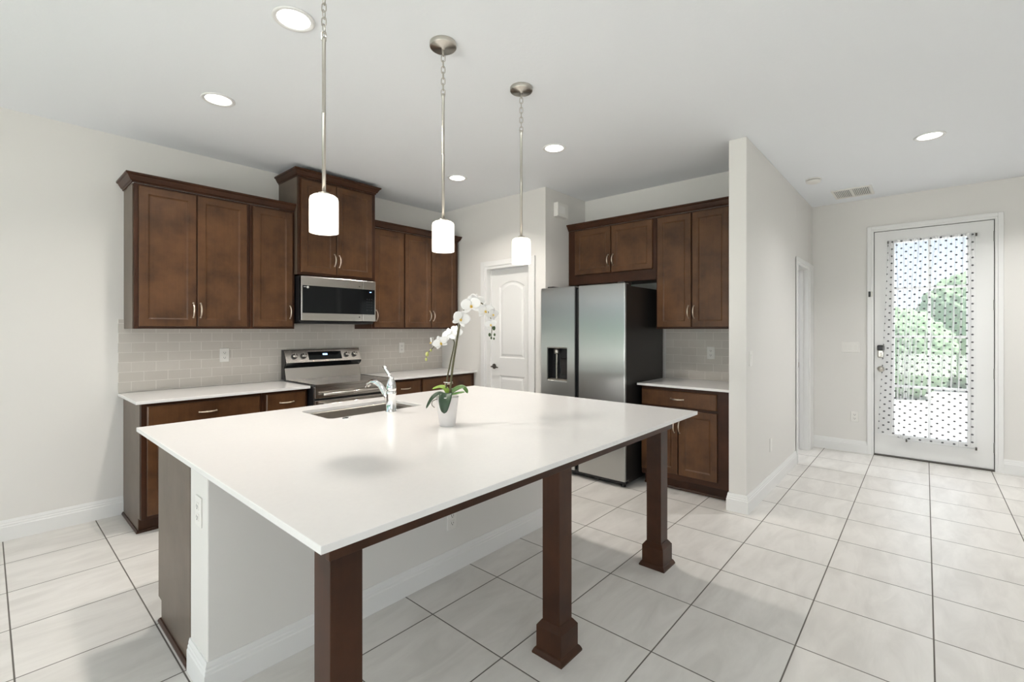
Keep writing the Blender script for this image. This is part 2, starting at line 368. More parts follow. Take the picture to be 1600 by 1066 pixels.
# ------------------------------------------------------------------ the room
ZC = 2.825
XW, YS = -4.5, -3.5
struct(MB().box(XW - .2, 6.70, YS - .2, 4.7, -.12, 0).build('floor', 'floor'), 'pale beige square tile floor with dark grout lines', 'floor')
struct(MB().box(XW - .2, 6.70, YS - .2, 4.7, ZC, ZC + .12).build('ceiling', 'ceil'), 'white flat ceiling over kitchen and entry', 'ceiling')
NX0, NX1, NZ0, NZ1 = -4.15, -.16, .50, 2.30
struct(MB().box(XW - .12, NX0, 4.5, 4.62, 0, ZC).box(NX1, 3.89, 4.5, 4.62, 0, ZC).box(NX0, NX1, 4.5, 4.62, 0, NZ0).box(NX0, NX1, 4.5, 4.62, NZ1, ZC).build('wall_north', 'wall'), 'cream wall behind the stove and its cabinets', 'wall')
PD0, PD1, PDH = 3.100, 3.710, 2.055
struct(MB().box(3.765, 3.885, 2.88, PD0 - .02, 0, ZC).box(3.765, 3.885, PD1 + .02, 4.5, 0, ZC).box(3.765, 3.885, PD0 - .02, PD1 + .02, PDH + .02, ZC).build('wall_pantry', 'wall'),
       'cream wall holding the white pantry door', 'wall')
struct(MB().box(3.885, 4.5, 2.88, 3.0, 0, ZC).build('wall_alcove', 'wall'), 'short cream return wall beside the refrigerator with chime box', 'wall')
struct(MB().box(4.5, 4.62, 1.127, 3.0, 0, ZC).build('wall_east', 'wall'), 'cream wall behind the refrigerator', 'wall')
HD0, HD1, HDH = 5.60, 6.23, 2.06
struct(MB().box(3.773, HD0 - .02, 1.0, 1.127, 0, ZC).box(HD1 + .02, 6.49, 1.0, 1.127, 0, ZC).box(HD0 - .02, HD1 + .02, 1.0, 1.127, HDH + .02, ZC).build('wall_hall', 'wall', None, .006),
       'cream partition wall end between kitchen and entry hall', 'wall')
FD0, FD1, FDH = -.505, .425, 2.452
struct(MB().box(6.49, 6.62, FD1 + .02, 3.12, 0, ZC).box(6.49, 6.62, YS, FD0 - .02, 0, ZC).box(6.49, 6.62, FD0 - .02, FD1 + .02, FDH + .02, ZC).build('wall_front', 'wall'),
       'cream wall around the glazed entry door', 'wall')
struct(MB().box(4.62, 6.49, 3.0, 3.12, 0, ZC).build('wall_side_room', 'wall'), 'cream wall of the room beyond the hall doorway', 'wall')
# south window and west sliding doors, behind the camera: openings invented to carry light
SX0, SX1, SZ0, SZ1 = -2.8, .8, .8, 2.2
struct(MB().box(XW - .12, SX0, YS - .12, YS, 0, ZC).box(SX1, 6.62, YS - .12, YS, 0, ZC).box(SX0, SX1, YS - .12, YS, 0, SZ0).box(SX0, SX1, YS - .12, YS, SZ1, ZC).build('wall_south', 'wall'), 'cream living room wall with an added wide window', 'wall')
WY0, WY1, WZ1 = -2.0, 3.2, 2.35
struct(MB().box(XW - .12, XW, YS, WY0, 0, ZC).box(XW - .12, XW, WY1, 4.5, 0, ZC).box(XW - .12, XW, WY0, WY1, WZ1, ZC).build('wall_west', 'wall'), 'cream living room wall with added sliding glass doors', 'wall')
w1 = empty('window_1', (XW - .06, 0, 0), 0, 'added unseen white framed sliding glass doors to the garden', 'window', None, 'structure')
fr = MB()
for y in (WY0, WY0 + 1.3, WY0 + 2.6, WY0 + 3.9, WY1 - .06): fr.box(-.03, .03, y, y + .06, 0, WZ1)
fr.box(-.027, .027, WY0 + .003, WY1 - .003, .002, .07).box(-.027, .027, WY0 + .003, WY1 - .003, WZ1 - .07, WZ1 - .002)
fr.build('frame', 'trim', w1); MB().box(-.004, .004, WY0, WY1, .05, WZ1 - .05).build('pane', 'glass', w1)
w2 = empty('window_2', (0, YS - .06, 0), 0, 'added unseen white framed wide living room window', 'window', None, 'structure')
fr = MB()
for x in (SX0, SX0 + 1.18, SX0 + 2.36, SX1 - .05): fr.box(x, x + .05, -.03, .03, SZ0, SZ1)
fr.box(SX0 + .003, SX1 - .003, -.027, .027, SZ0 + .002, SZ0 + .05).box(SX0 + .003, SX1 - .003, -.027, .027, SZ1 - .05, SZ1 - .002)
fr.build('frame', 'trim', w2); MB().box(SX0, SX1, -.004, .004, SZ0, SZ1).build('pane', 'glass', w2)

w3 = empty('window_3', (0, 4.56, 0), 0, 'added unseen white framed garden window of the dining corner', 'window', None, 'structure')  # unseen window added so the refrigerator doors reflect greenery
fr = MB()
for x in (NX0, NX0 * .667 + NX1 * .333, NX0 * .333 + NX1 * .667, NX1 - .05): fr.box(x, x + .05, -.03, .03, NZ0, NZ1)
fr.box(NX0 + .003, NX1 - .003, -.027, .027, NZ0 + .002, NZ0 + .05).box(NX0 + .003, NX1 - .003, -.027, .027, NZ1 - .05, NZ1 - .002)
fr.build('frame', 'trim', w3); MB().box(NX0, NX1, -.004, .004, NZ0, NZ1).build('pane', 'glass', w3)
# baseboards
def bb(h=.135, t=.014):
    return [(0, 0), (t, 0), (t, h * .66), (t - .003, h * .70), (t - .003, h * .78), (t - .006, h * .82), (t - .006, h * .88), (t - .010, h), (0, h)]
def base(name, path, side, label): return struct(MB().sweep(path, bb(), side).build(name, 'trim'), label, 'baseboard')
base('baseboard_north', [(XW, 4.5), (.688, 4.5)], 1, 'white baseboard of the wall left of the base cabinets')
base('baseboard_hall', [(3.92, 1.127), (3.773, 1.127), (3.773, 1.0), (5.528, 1.0)], 1, 'white baseboard wrapping the partition wall end')
base('baseboard_front', [(6.49, 1.0), (6.49, .482)], 1, 'white baseboard between hall corner and entry door')
base('baseboard_entry', [(6.49, -.563), (6.49, YS)], 1, 'white baseboard on the hinge side of the entry door')
base('baseboard_south', [(6.49, YS), (XW, YS)], 1, 'white baseboard of the living room window wall')

# door casings
def casing_prof(w=.062): return [(0, 0), (.010, 0), (.010, .2), (1, 1)]
def casing(name, o0, o1, top, wall, axis, side, label, w=.062, t=.017, floor=0.0):
    """flat stepped casing round an opening; axis 'x' = opening runs along y on plane x=wall, 'y' = along x on plane y=wall; side = direction of the room"""
    b = MB()
    def bx(a0, a1, z0, z1, th):
        lo, hi = sorted((wall, wall + side * th))
        if axis == 'x': b.box(lo, hi, a0, a1, z0, z1)
        else: b.box(a0, a1, lo, hi, z0, z1)
    for th, i0, i1 in ((t * .55, 0, w), (t, w * .35, w)):
        bx(o0 - i1, o0 - i0, floor, top + i1, th); bx(o1 + i0, o1 + i1, floor, top + i1, th); bx(o0 - i0, o1 + i0, top + i0, top + i1, th)
    return b
c1 = casing('trim_1', PD0, PD1, PDH, 3.765, 'x', -1, '', .088)
for a, b_ in ((PD0 - .02, PD0), (PD1, PD1 + .02)): c1.box(3.765, 3.885, a, b_, 0, PDH + .02)
c1.box(3.765, 3.885, PD0, PD1, PDH, PDH + .02).box(3.815, 3.83, PD1 - .012, PD1, 0, PDH).box(3.815, 3.83, PD0, PD0 + .012, 0, PDH)
struct(c1.build('trim_1', 'trim', None, .003), 'white casing around the pantry door', 'door casing')
c2 = casing('trim_2', HD0, HD1, HDH, 1.0, 'y', -1, '', .07)
for a, b_ in ((HD0 - .02, HD0), (HD1, HD1 + .02)): c2.box(a, b_, 1.0, 1.127, 0, HDH + .02)
c2.box(HD0, HD1, 1.0, 1.127, HDH, HDH + .02).box(HD1 - .012, HD1, 1.05, 1.085, 0, HDH).box(HD0, HD0 + .012, 1.05, 1.085, 0, HDH)
c2.box(HD1 + .07, 6.488, .984, 1.0, 0, HDH + .07)
c2o = struct(c2.build('trim_2', 'trim', None, .003), 'white casing and jamb of the open hall doorway', 'door casing')
MB().box(HD1 - .0025, HD1 + .001, 1.092, 1.118, .94, 1.0).build('strike_plate', 'nickel', c2o)
c3 = casing('trim_3', FD0, FD1, FDH, 6.49, 'x', -1, '', .058)
for a, b_ in ((FD0 - .02, FD0), (FD1, FD1 + .02)): c3.box(6.49, 6.62, a, b_, 0, FDH + .02)
c3.box(6.49, 6.62, FD0, FD1, FDH, FDH + .02)
struct(c3.build('trim_3', 'trim', None, .003), 'white casing around the entry door', 'door casing')
struct(MB().box(6.478, 6.62, FD0, FD1, 0, .016).build('trim_4', 'darkmetal', None, .003), 'dark threshold under the entry door', 'threshold')

# ---- pantry door: two moulded panels, the upper one with an arched head
d1 = empty('door_1', (3.825, PD1 - .003, .008), FACE_X, 'white two panel pantry door with arched upper panel', 'door', None, 'structure')
DW, DH = PD1 - PD0 - .006, PDH - .014
def arch_loop(x0, x1, z0, z1, rise, off, y, n=14):
    x0 += off; x1 -= off; z0 += off; z1 -= off
    pts = [(x0, y, z0), (x1, y, z0)]
    for i in range(n + 1):
        t = i / n; x = x1 + (x0 - x1) * t; pts.append((x, y, z1 - rise + rise * (1 - (2 * t - 1) ** 2) * 1.0))
    return pts
def panel_door_mesh():
    bm = bmesh.new()
    outer = [bm.verts.new(p) for p in ((0, 0, 0), (DW, 0, 0), (DW, 0, DH), (0, 0, DH))]
    E = [bm.edges.new((outer[i], outer[(i + 1) % 4])) for i in range(4)]
    loops = []
    for spec in ((.135, DW - .105, .20, .86, 0), (.135, DW - .105, 1.055, 1.905, .060)):
        L = [bm.verts.new(p) for p in arch_loop(*spec, 0, 0)]
        E += [bm.edges.new((L[i], L[(i + 1) % len(L)])) for i in range(len(L))]
        prev = L
        for off, y in ((.012, .009), (.024, .009), (.044, .002)):
            Q = [bm.verts.new(p) for p in arch_loop(*spec, off, y)]
            for i in range(len(L)): bm.faces.new((prev[i], prev[(i + 1) % len(L)], Q[(i + 1) % len(L)], Q[i]))
            prev = Q
        bm.faces.new(prev)
    bmesh.ops.triangle_fill(bm, edges=E, use_beauty=True)
    back = [bm.verts.new((v.co.x, .038, v.co.z)) for v in outer]
    bm.faces.new(back)
    for i in range(4): bm.faces.new((outer[i], outer[(i + 1) % 4], back[(i + 1) % 4], back[i]))
    bmesh.ops.recalc_face_normals(bm, faces=bm.faces)
    me = bpy.data.meshes.new('door_leaf'); bm.to_mesh(me); bm.free(); return me
link('door_leaf', panel_door_mesh(), 'door', d1)
lv = MB().lathe([(.0, -.004), (.027, -.004), (.030, 0), (.030, .008), (.0, .008)], (.055, -.006, .955), 24, 'y')
lv.lathe([(.009, -.045), (.009, -.002)], (.055, -.006, .955), 14, 'y')
lv.tube([(.052, -.05, .955), (.085, -.052, .957), (.125, -.05, .952), (.150, -.045, .948)], [.009, .009, .008, .006], 10)
lv.build('lever_handle', 'darkmetal', d1)

# ---- entry door with eight light glazing
d2 = empty('door_2', (6.500, FD1 - .006, .018), FACE_X, 'white entry door with a tall divided glass pane and keypad lock', 'door', None, 'structure')
EW, EH = FD1 - FD0 - .012, FDH - .024
gx0, gx1, gz0, gz1 = .165, .735, .23, 2.30
MB().box(0, gx0, 0, .045, 0, EH).box(gx1, EW, 0, .045, 0, EH).box(gx0, gx1, 0, .045, 0, gz0).box(gx0, gx1, 0, .045, gz1, EH).build('door_leaf', 'door', d2)
fr = MB()
for a in ((gx0 - .022, gx0 + .006, gz0 - .022, gz1 + .022), (gx1 - .006, gx1 + .022, gz0 - .022, gz1 + .022), (gx0, gx1, gz0 - .022, gz0 + .006), (gx0, gx1, gz1 - .006, gz1 + .022)):
    k_ = .001 if a[1] - a[0] > .1 else 0; fr.box(a[0], a[1], -.008 + k_, .053 - k_, a[2] + k_, a[3] - k_)
fr.build('glazing_bead', 'trim', d2, .003)
mu = MB(); mu.box((gx0 + gx1) / 2 - .012, (gx0 + gx1) / 2 + .012, .006, .040, gz0, gz1)
for z in (.752, 1.285, 1.80): mu.box(gx0, gx1, .007, .039, z - .012, z + .012)
mu.build('muntins', 'trim', d2)
MB().box(gx0, gx1, .021, .025, gz0, gz1).build('pane', 'glass', d2)
MB().box(-.0055, -.0005, .006, .04, 0, EH + .0055).box(EW + .0005, EW + .0055, .006, .04, 0, EH + .0055).box(-.0005, EW + .0005, .006, .04, EH + .0005, EH + .0055).build('weatherstrip', 'slot', d2)
for z in (.21, .93, 1.60, 2.27):
    MB().lathe([(.007, -.05), (.007, .05)], (EW + .006, -.008, z), 10).box(EW - .004, EW + .006, -.003, .002, z - .05, z + .05).build('hinge', 'hinge', d2)
kp = MB().box(.027, .083, -.022, 0, 1.055, 1.175).build('keypad_lock', 'nickel', d2, .01, 3)
MB().box(.023, .087, -.032, -.004, 1.13, 1.19).build('keypad', 'black', kp, .01, 3)
MB().box(.048, .062, -.038, -.02, 1.068, 1.108).build('thumb_turn', 'nickel', kp, .004)
MB().lathe([(.0, -.002), (.032, -.002), (.032, .0), (.012, -.012), (.011, -.035), (.026, -.048), (.028, -.058), (.018, -.068), (0, -.07)], (.055, 0, .93), 24, 'y').build('door_knob', 'nickel', d2)

# ------------------------------------------------------------------ cabinets
def door_mesh(w, h, t=.019, fw=.052):
    """recessed panel cabinet door, local x 0..w, z 0..h, front at y=-t"""
    b = MB(); e = .003
    def loop(o, y): return [(o, y, o), (w - o, y, o), (w - o, y, h - o), (o, y, h - o)]
    L = [loop(0, 0), loop(0, -t + e), loop(e, -t), loop(fw, -t), loop(fw + .002, -t + .003), loop(fw + .009, -t + .008), loop(fw + .012, -t + .0085)]
    vs = [p for l in L for p in l]; fs = [(0, 1, 2, 3)]
    for i in range(len(L) - 1):
        for k in range(4): fs.append((i * 4 + k, i * 4 + (k + 1) % 4, (i + 1) * 4 + (k + 1) % 4, (i + 1) * 4 + k))
    n = (len(L) - 1) * 4; fs.append((n, n + 1, n + 2, n + 3)); return b.add(vs, fs)
def slab_mesh(w, h, t=.019):
    b = MB(); e = .007
    def loop(o, y): return [(o, y, o), (w - o, y, o), (w - o, y, h - o), (o, y, h - o)]
    L = [loop(0, 0), loop(0, -t + .006), loop(e, -t)]
    vs = [p for l in L for p in l]; fs = [(0, 1, 2, 3)]
    for i in range(2):
        for k in range(4): fs.append((i * 4 + k, i * 4 + (k + 1) % 4, (i + 1) * 4 + (k + 1) % 4, (i + 1) * 4 + k))
    fs.append((8, 9, 10, 11)); return b.add(vs, fs)
def pull_mesh(vertical, L=.108, rise=.028):
    b = MB(); pts = []; rs = []
    for i in range(13):
        t = i / 12; a = (t - .5) * L; y = -rise * (1 - (2 * t - 1) ** 2) ** .8 - .001
        pts.append((0, y, a) if vertical else (a, y, 0)); rs.append(.0042 + .0016 * math.sin(math.pi * t))
    b.tube(pts, rs, 8)
    for sg in (-1, 1):
        c = (0, -.002, sg * L / 2) if vertical else (sg * L / 2, -.002, 0); b.lathe([(.0, -.002), (.006, -.002), (.006, .002), (0, .002)], c, 10, 'y')
    return b
T = .019
def cabinet(name, label, cat, loc, rz, w, z0, z1, depth, doors=(), drawers=(), toe=0, group=None, side_panel=None, body_bottom=None):
    """doors: (x0,x1,z0,z1,pull x,pull z); drawers: (x0,x1,z0,z1)"""
    root = empty(name, (loc[0], loc[1], 0), rz, label, cat, group)
    b = MB().box(0, w, 0, .02, z0, z1).box(0, w, .02, depth, z0, z1)
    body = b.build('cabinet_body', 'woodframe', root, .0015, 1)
    if toe:
        MB().box(0, w, .07, depth, 0, z0).build('toe_kick', 'woodframe', root)
    for d in doors:
        o = door_mesh(d[1] - d[0], d[3] - d[2]).build('door', 'wood', root, 0, 2, (d[0], -.001, d[2]))
        pull_mesh(True).build('handle', 'pull', o, 0, 2, (d[4] - d[0], -T, d[5] - d[2]))
    for d in drawers:
        o = slab_mesh(d[1] - d[0], d[3] - d[2]).build('drawer_front', 'wood', root, 0, 2, (d[0], -.001, d[2]))
        pull_mesh(False).build('handle', 'pull', o, 0, 2, ((d[1] - d[0]) / 2, -T, (d[3] - d[2]) / 2))
    return root
CR = [(0, 0), (.008, 0), (.008, .010), (.016, .014), (.030, .038), (.033, .046), (.038, .048), (.044, .052), (.044, .064), (0, .064)]
def crown_prof(z): return [(a, z + h) for a, h in CR]
def end_panel(root, x0, x1, y0, y1, z0, z1): return MB().box(x0, x1, y0, y1, z0, z1).build('side_panel', 'woodside_sheen', root, .001, 1)

YF = 4.17; UB = 1.385; UT = 2.415
c = cabinet('wall_cabinet', 'two door brown wall cabinet on the exposed end of the stove wall', 'cabinet', (.695, YF), 0, .751, UB, UT, .328,
        [(.026, .373, 1.402, 2.398, .352, 1.525), (.381, .728, 1.402, 2.398, .400, 1.525)])
end_panel(c, -.004, .0, .020, .328, UB, UT)
cabinet('wall_cabinet', 'single door brown wall cabinet beside the microwave, towards the bare cream wall', 'cabinet', (1.448, YF), 0, .364, UB, UT, .328,
        [(.022, .342, 1.402, 2.398, .318, 1.53)])
c = cabinet('microwave_cabinet', 'taller brown two door cabinet directly above the microwave', 'cabinet', (1.815, 4.10), 0, .760, 1.865, 2.722, .398,
        [(.020, .342, 1.885, 2.700, .325, 2.015), (.350, .716, 1.885, 2.700, .372, 2.010)])
end_panel(c, -.004, .0, .020, .398, 1.865, 2.722)
MB().sweep([(0, .398), (0, 0), (.760, 0), (.760, .398)], crown_prof(2.722), 1).build('crown_molding', 'woodframe', c)
cabinet('wall_cabinet', 'single door brown wall cabinet beside the microwave, towards the pantry', 'cabinet', (2.577, YF), 0, .388, UB, UT, .328,
        [(.026, .379, 1.402, 2.398, .045, 1.52)])
cabinet('wall_cabinet', 'two door brown wall cabinet in the corner next to the pantry wall', 'cabinet', (2.966, YF), 0, .768, UB, UT, .328,
        [(.008, .354, 1.402, 2.398, .335, 1.53), (.366, .722, 1.402, 2.398, .386, 1.53)])
def crown(path, z, label, side=1):
    return tag(MB().sweep(path, crown_prof(z), side).build('crown_molding', 'woodframe'), label, 'crown molding', None, 'thing')
crown([(.690, 4.498), (.690, YF), (1.810, YF)], UT + .001, 'dark crown molding along the cabinets between bare wall and microwave cabinet')
crown([(2.578, YF), (3.734, YF), (3.734, 4.498)], UT + .001, 'dark crown molding along the cabinets between microwave cabinet and pantry wall')

# base cabinets on the stove wall
BF = 3.92; BT = .885
c = cabinet('base_cabinet', 'brown base cabinet at the exposed end of the stove wall, under a wide drawer', 'cabinet', (.692, BF), 0, .755, .10, BT, .576,
        [(.030, .378, .125, .695, .352, .60), (.388, .738, .125, .695, .412, .60)], [(.030, .738, .712, .862)], 1)
MB().prism([(.02, .10), (.07, .10), (.07, 0), (.576, 0), (.576, BT), (.02, BT)], -.004, .0, 'x').build('side_panel', 'woodside_sheen', c, .001, 1)
MB().sweep([(-.004, .574), (-.004, .07), (.755, .07)], [(0, 0), (.012, 0), (.012, .008), (.006, .018), (0, .018)], 1).build('shoe_molding', 'woodframe', c)
cabinet('base_cabinet', 'narrow brown base cabinet with one drawer, on the bare wall side of the stove', 'cabinet', (1.448, BF), 0, .364, .10, BT, .576,
        [(.030, .345, .125, .695, .318, .60)], [(.030, .345, .712, .862)], 1)
cabinet('base_cabinet', 'narrow brown base cabinet with one drawer, on the pantry side of the stove', 'cabinet', (2.590, BF), 0, .415, .10, BT, .576,
        [(.025, .395, .125, .695, .05, .60)], [(.025, .395, .712, .862)], 1)
cabinet('base_cabinet', 'brown base cabinet with a wide drawer in the corner by the pantry wall', 'cabinet', (3.006, BF), 0, .756, .10, BT, .576,
        [(.012, .352, .125, .695, .33, .60), (.362, .700, .125, .695, .386, .60)], [(.012, .700, .712, .862)], 1)
def counter(x0, x1, y0, y1, label): return tag(MB().box(x0, x1, y0, y1, BT, .905).build('countertop', 'quartz', None, .002), label, 'countertop')
counter(.655, 1.814, 3.865, 4.490, 'white quartz countertop on the bare wall side of the stove')
counter(2.580, 3.764, 3.865, 4.490, 'white quartz countertop between stove and pantry wall')
counter(3.860, 4.490, 1.130, 1.929, 'short white quartz countertop beside the refrigerator')
# backsplashes: local x along the wall
def splash(loc, rz, L, z0, z1, label):
    o = MB().box(0, L, -.008, 0, z0 - .911, z1 - .911).build('backsplash', 'subway'); o.location = (loc[0], loc[1], .911); o.rotation_euler = (0, 0, rz)
    return tag(o, label, 'backsplash', None, 'thing')
splash((.658, 4.499), 0, 3.106, .906, 1.455, 'long grey subway tile backsplash behind the stove')
splash((4.499, 1.932), FACE_X, .803, .906, 1.384, 'small grey subway tile backsplash beside the refrigerator')

# fridge wall
XF = 4.17
cabinet('wall_cabinet', 'low wide brown two door cabinet above the refrigerator', 'cabinet', (XF, 2.876), FACE_X, .990, 1.85, 2.43, .328,
        [(.091, .513, 1.953, 2.415, .490, 2.075), (.525, .957, 1.953, 2.415, .545, 2.075)])
cabinet('wall_cabinet', 'tall brown two door wall cabinet between refrigerator and partition wall', 'cabinet', (XF, 1.885), FACE_X, .750, UB, 2.43, .328,
        [(.017, .328, 1.402, 2.415, .306, 1.535), (.340, .645, 1.402, 2.415, .355, 1.535)])
crown([(XF, 2.876), (XF, 1.135)], 2.431, 'dark crown molding above the refrigerator wall cabinets')
c = cabinet('base_cabinet', 'brown base cabinet with drawer and two doors beside the refrigerator', 'cabinet', (3.90, 1.900), FACE_X, .763, .10, BT, .590,
        [(.005, .330, .150, .700, .305, .56), (.340, .652, .150, .700, .350, .56)], [(.005, .650, .722, .856)], 1)
MB().sweep([(0, .07), (.763, .07)], [(0, 0), (.012, 0), (.012, .008), (.006, .018), (0, .018)], 1).build('shoe_molding', 'woodframe', c)

# ------------------------------------------------------------------ island
I0, I1, J0, J1 = .487, 2.745, .990, 2.860
isl = empty('kitchen_island', (1.6, 1.9, 0), 0, 'kitchen island with dark posts, cream half wall and brown cabinet back', 'kitchen island')
def P(o): o.location = (-1.6, -1.9, 0); return o
cb = MB()
cb.box(.56, .58, 2.236, 2.752, .10, BT).box(2.64, 2.66, 2.236, 2.752, .10, BT).box(.58, 2.64, 2.236, 2.25, .10, BT).box(.58, 2.64, 2.25, 2.752, .10, .12).box(.56, 2.66, 2.236, 2.70, 0, .10)
cb.box(.58, 2.64, 2.735, 2.752, .80, BT).box(1.09, 1.11, 2.25, 2.752, .12, BT).box(1.93, 1.95, 2.25, 2.752, .12, BT)
P(cb.build('cabinet_body', 'woodframe', isl))
P(MB().prism([(2.236, 0), (2.70, 0), (2.70, .10), (2.756, .10), (2.756, BT), (2.236, BT)], .553, .560, 'x').build('side_panel', 'woodside_sheen', isl, .001, 1))
for x0, x1 in ((.60, 1.09), (1.11, 1.515), (1.525, 1.93), (1.95, 2.64)):
    o = door_mesh(x1 - x0, .74).build('door', 'wood', isl); o.rotation_euler = (0, 0, math.pi); o.location = (x1 - 1.6, 2.753 - 1.9, .125)
P(MB().sweep([(.553, 2.236), (.553, 2.70), (1.2, 2.70)], [(0, 0), (.012, 0), (.012, .008), (.006, .018), (0, .018)], -1).build('shoe_molding', 'woodframe', isl))
P(MB().box(.555, 2.66, 2.02, 2.236, 0, BT).build('half_wall', 'wall', isl, .004))
P(MB().sweep([(.555, 2.236), (.555, 2.02), (2.66, 2.02), (2.66, 2.236)], bb(.128), 1).build('baseboard', 'trim', isl))
P(MB().sweep([(.555, 2.236), (.555, 2.06)], [(0, BT - .018), (.008, BT - .012), (.011, BT - .001), (0, BT - .001)], 1).build('cap_trim', 'trim', isl))
P(MB().box(.578, 2.64, 1.998, 2.02, .850, BT).build('ledger', 'woodframe', isl))
P(MB().box(.572, 2.69, 1.117, 1.138, .797, BT).build('apron', 'woodframe', isl, .002))
def post(cx, cy):
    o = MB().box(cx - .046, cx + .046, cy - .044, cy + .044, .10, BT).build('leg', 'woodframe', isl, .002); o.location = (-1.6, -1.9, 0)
    pl = MB(); h = .064
    def ring(q, z): return [(cx - q, cy - q, z), (cx + q, cy - q, z), (cx + q, cy + q, z), (cx - q, cy + q, z)]
    L = [ring(h, .0), ring(h, .118), ring(h - .004, .124), ring(.047, .142)]
    vs = [p for l in L for p in l]; fs = [(3, 2, 1, 0)] + [(i * 4 + k, i * 4 + (k + 1) % 4, (i + 1) * 4 + (k + 1) % 4, (i + 1) * 4 + k) for i in range(3) for k in range(4)] + [(12, 13, 14, 15)]
    pl.add(vs, fs); pl.build('plinth', 'woodframe', o, .002)
    sh = MB(); L = [ring(.077, .0), ring(.077, .008), ring(.070, .022), ring(.064, .028)]
    vs = [p for l in L for p in l]; sh.add(vs, fs); sh.build('foot_molding', 'woodframe', o)
for cx in (.631, 1.627, 2.622): post(cx, 1.182)
# countertop with sink cut-out
SX, SY, SR = (1.212, 1.828), (2.362, 2.722), .03
def rrect(x0, x1, y0, y1, r, n=6):
    pts = []
    for cx, cy, a in ((x1 - r, y1 - r, 0), (x0 + r, y1 - r, 90), (x0 + r, y0 + r, 180), (x1 - r, y0 + r, 270)):
        for i in range(n + 1): q = R(a + 90 * i / n); pts.append((cx + r * math.cos(q), cy + r * math.sin(q)))
    return pts
def slab_hole(x0, x1, y0, y1, z0, z1, hole):
    bm = bmesh.new(); E = []; outer = [(x0, y0), (x1, y0), (x1, y1), (x0, y1)]
    top = [bm.verts.new((*p, z1)) for p in outer]; ht = [bm.verts.new((*p, z1)) for p in hole]
    for L in (top, ht): E += [bm.edges.new((L[i], L[(i + 1) % len(L)])) for i in range(len(L))]
    r = bmesh.ops.triangle_fill(bm, edges=E, use_beauty=True)
    faces = [g for g in r['geom'] if isinstance(g, bmesh.types.BMFace)]
    ex = bmesh.ops.extrude_face_region(bm, geom=faces)
    bmesh.ops.translate(bm, vec=(0, 0, z0 - z1), verts=[g for g in ex['geom'] if isinstance(g, bmesh.types.BMVert)])
    bmesh.ops.recalc_face_normals(bm, faces=bm.faces)
    me = bpy.data.meshes.new('countertop'); bm.to_mesh(me); bm.free(); return me
tag(link('countertop', slab_hole(I0, I1, J0, J1, BT, .905, rrect(*SX, *SY, SR)), 'quartz', None, .002), 'large white quartz countertop of the kitchen island', 'countertop')
def sink_mesh():
    b = MB(); ls = []
    for o, z, r in ((-.035, BT - .002, .05), (.0, BT - .002, SR), (.0, BT - .012, SR), (-.004, .72, SR), (.020, .695, .05), (.06, .690, .05)):
        ls.append([(x, y, z) for x, y in rrect(SX[0] + o, SX[1] - o, SY[0] + o, SY[1] - o, r)])
    n = len(ls[0]); vs = [p for l in ls for p in l]; fs = [(i * n + k, i * n + (k + 1) % n, (i + 1) * n + (k + 1) % n, (i + 1) * n + k) for i in range(len(ls) - 1) for k in range(n)]
    fs.append(tuple((len(ls) - 1) * n + k for k in range(n))); return b.add(vs, fs, True)
sk = tag(sink_mesh().build('sink', 'sinksteel'), 'stainless undermount sink set into the island countertop', 'sink')
MB().lathe([(0, .004), (.04, .004), (.045, 0), (.045, -.002), (0, -.002)], (1.52, 2.54, .692), 24).build('drain', 'chrome', sk)
# faucet
fa = empty('faucet', (1.549, 2.300, .905), R(4), 'chrome single lever faucet behind the island sink', 'faucet')
MB().lathe([(0, 0), (.031, 0), (.031, .006), (.028, .012), (.0275, .10), (.0295, .104), (.0295, .116), (.028, .118), (0, .118)], (0, 0, 0), 28).build('faucet_body', 'chrome', fa)
MB().tube([(0, .018, .062), (0, .055, .105), (0, .095, .143), (0, .135, .162), (0, .175, .163), (0, .208, .148), (0, .226, .128)], [.017, .017, .016, .0155, .0155, .017, .017], 16).build('spout', 'chrome', fa)
MB().lathe([(0, .120), (.027, .120), (.029, .135), (.026, .160), (.018, .185), (.012, .205), (0, .208)], (0, 0, 0), 24).tube([(0, .002, .19), (-.004, .014, .215), (-.008, .034, .240), (-.010, .050, .262)], [.013, .010, .009, .011], 12).build('lever', 'chrome', fa)
tag(MB().lathe([(0, 0), (.021, 0), (.021, .003), (.017, .006), (.012, .005), (0, .007)], (1.275, 2.307, .905), 28).build('sink_button', 'chrome'), 'small round chrome button in the island countertop near the sink', 'button')

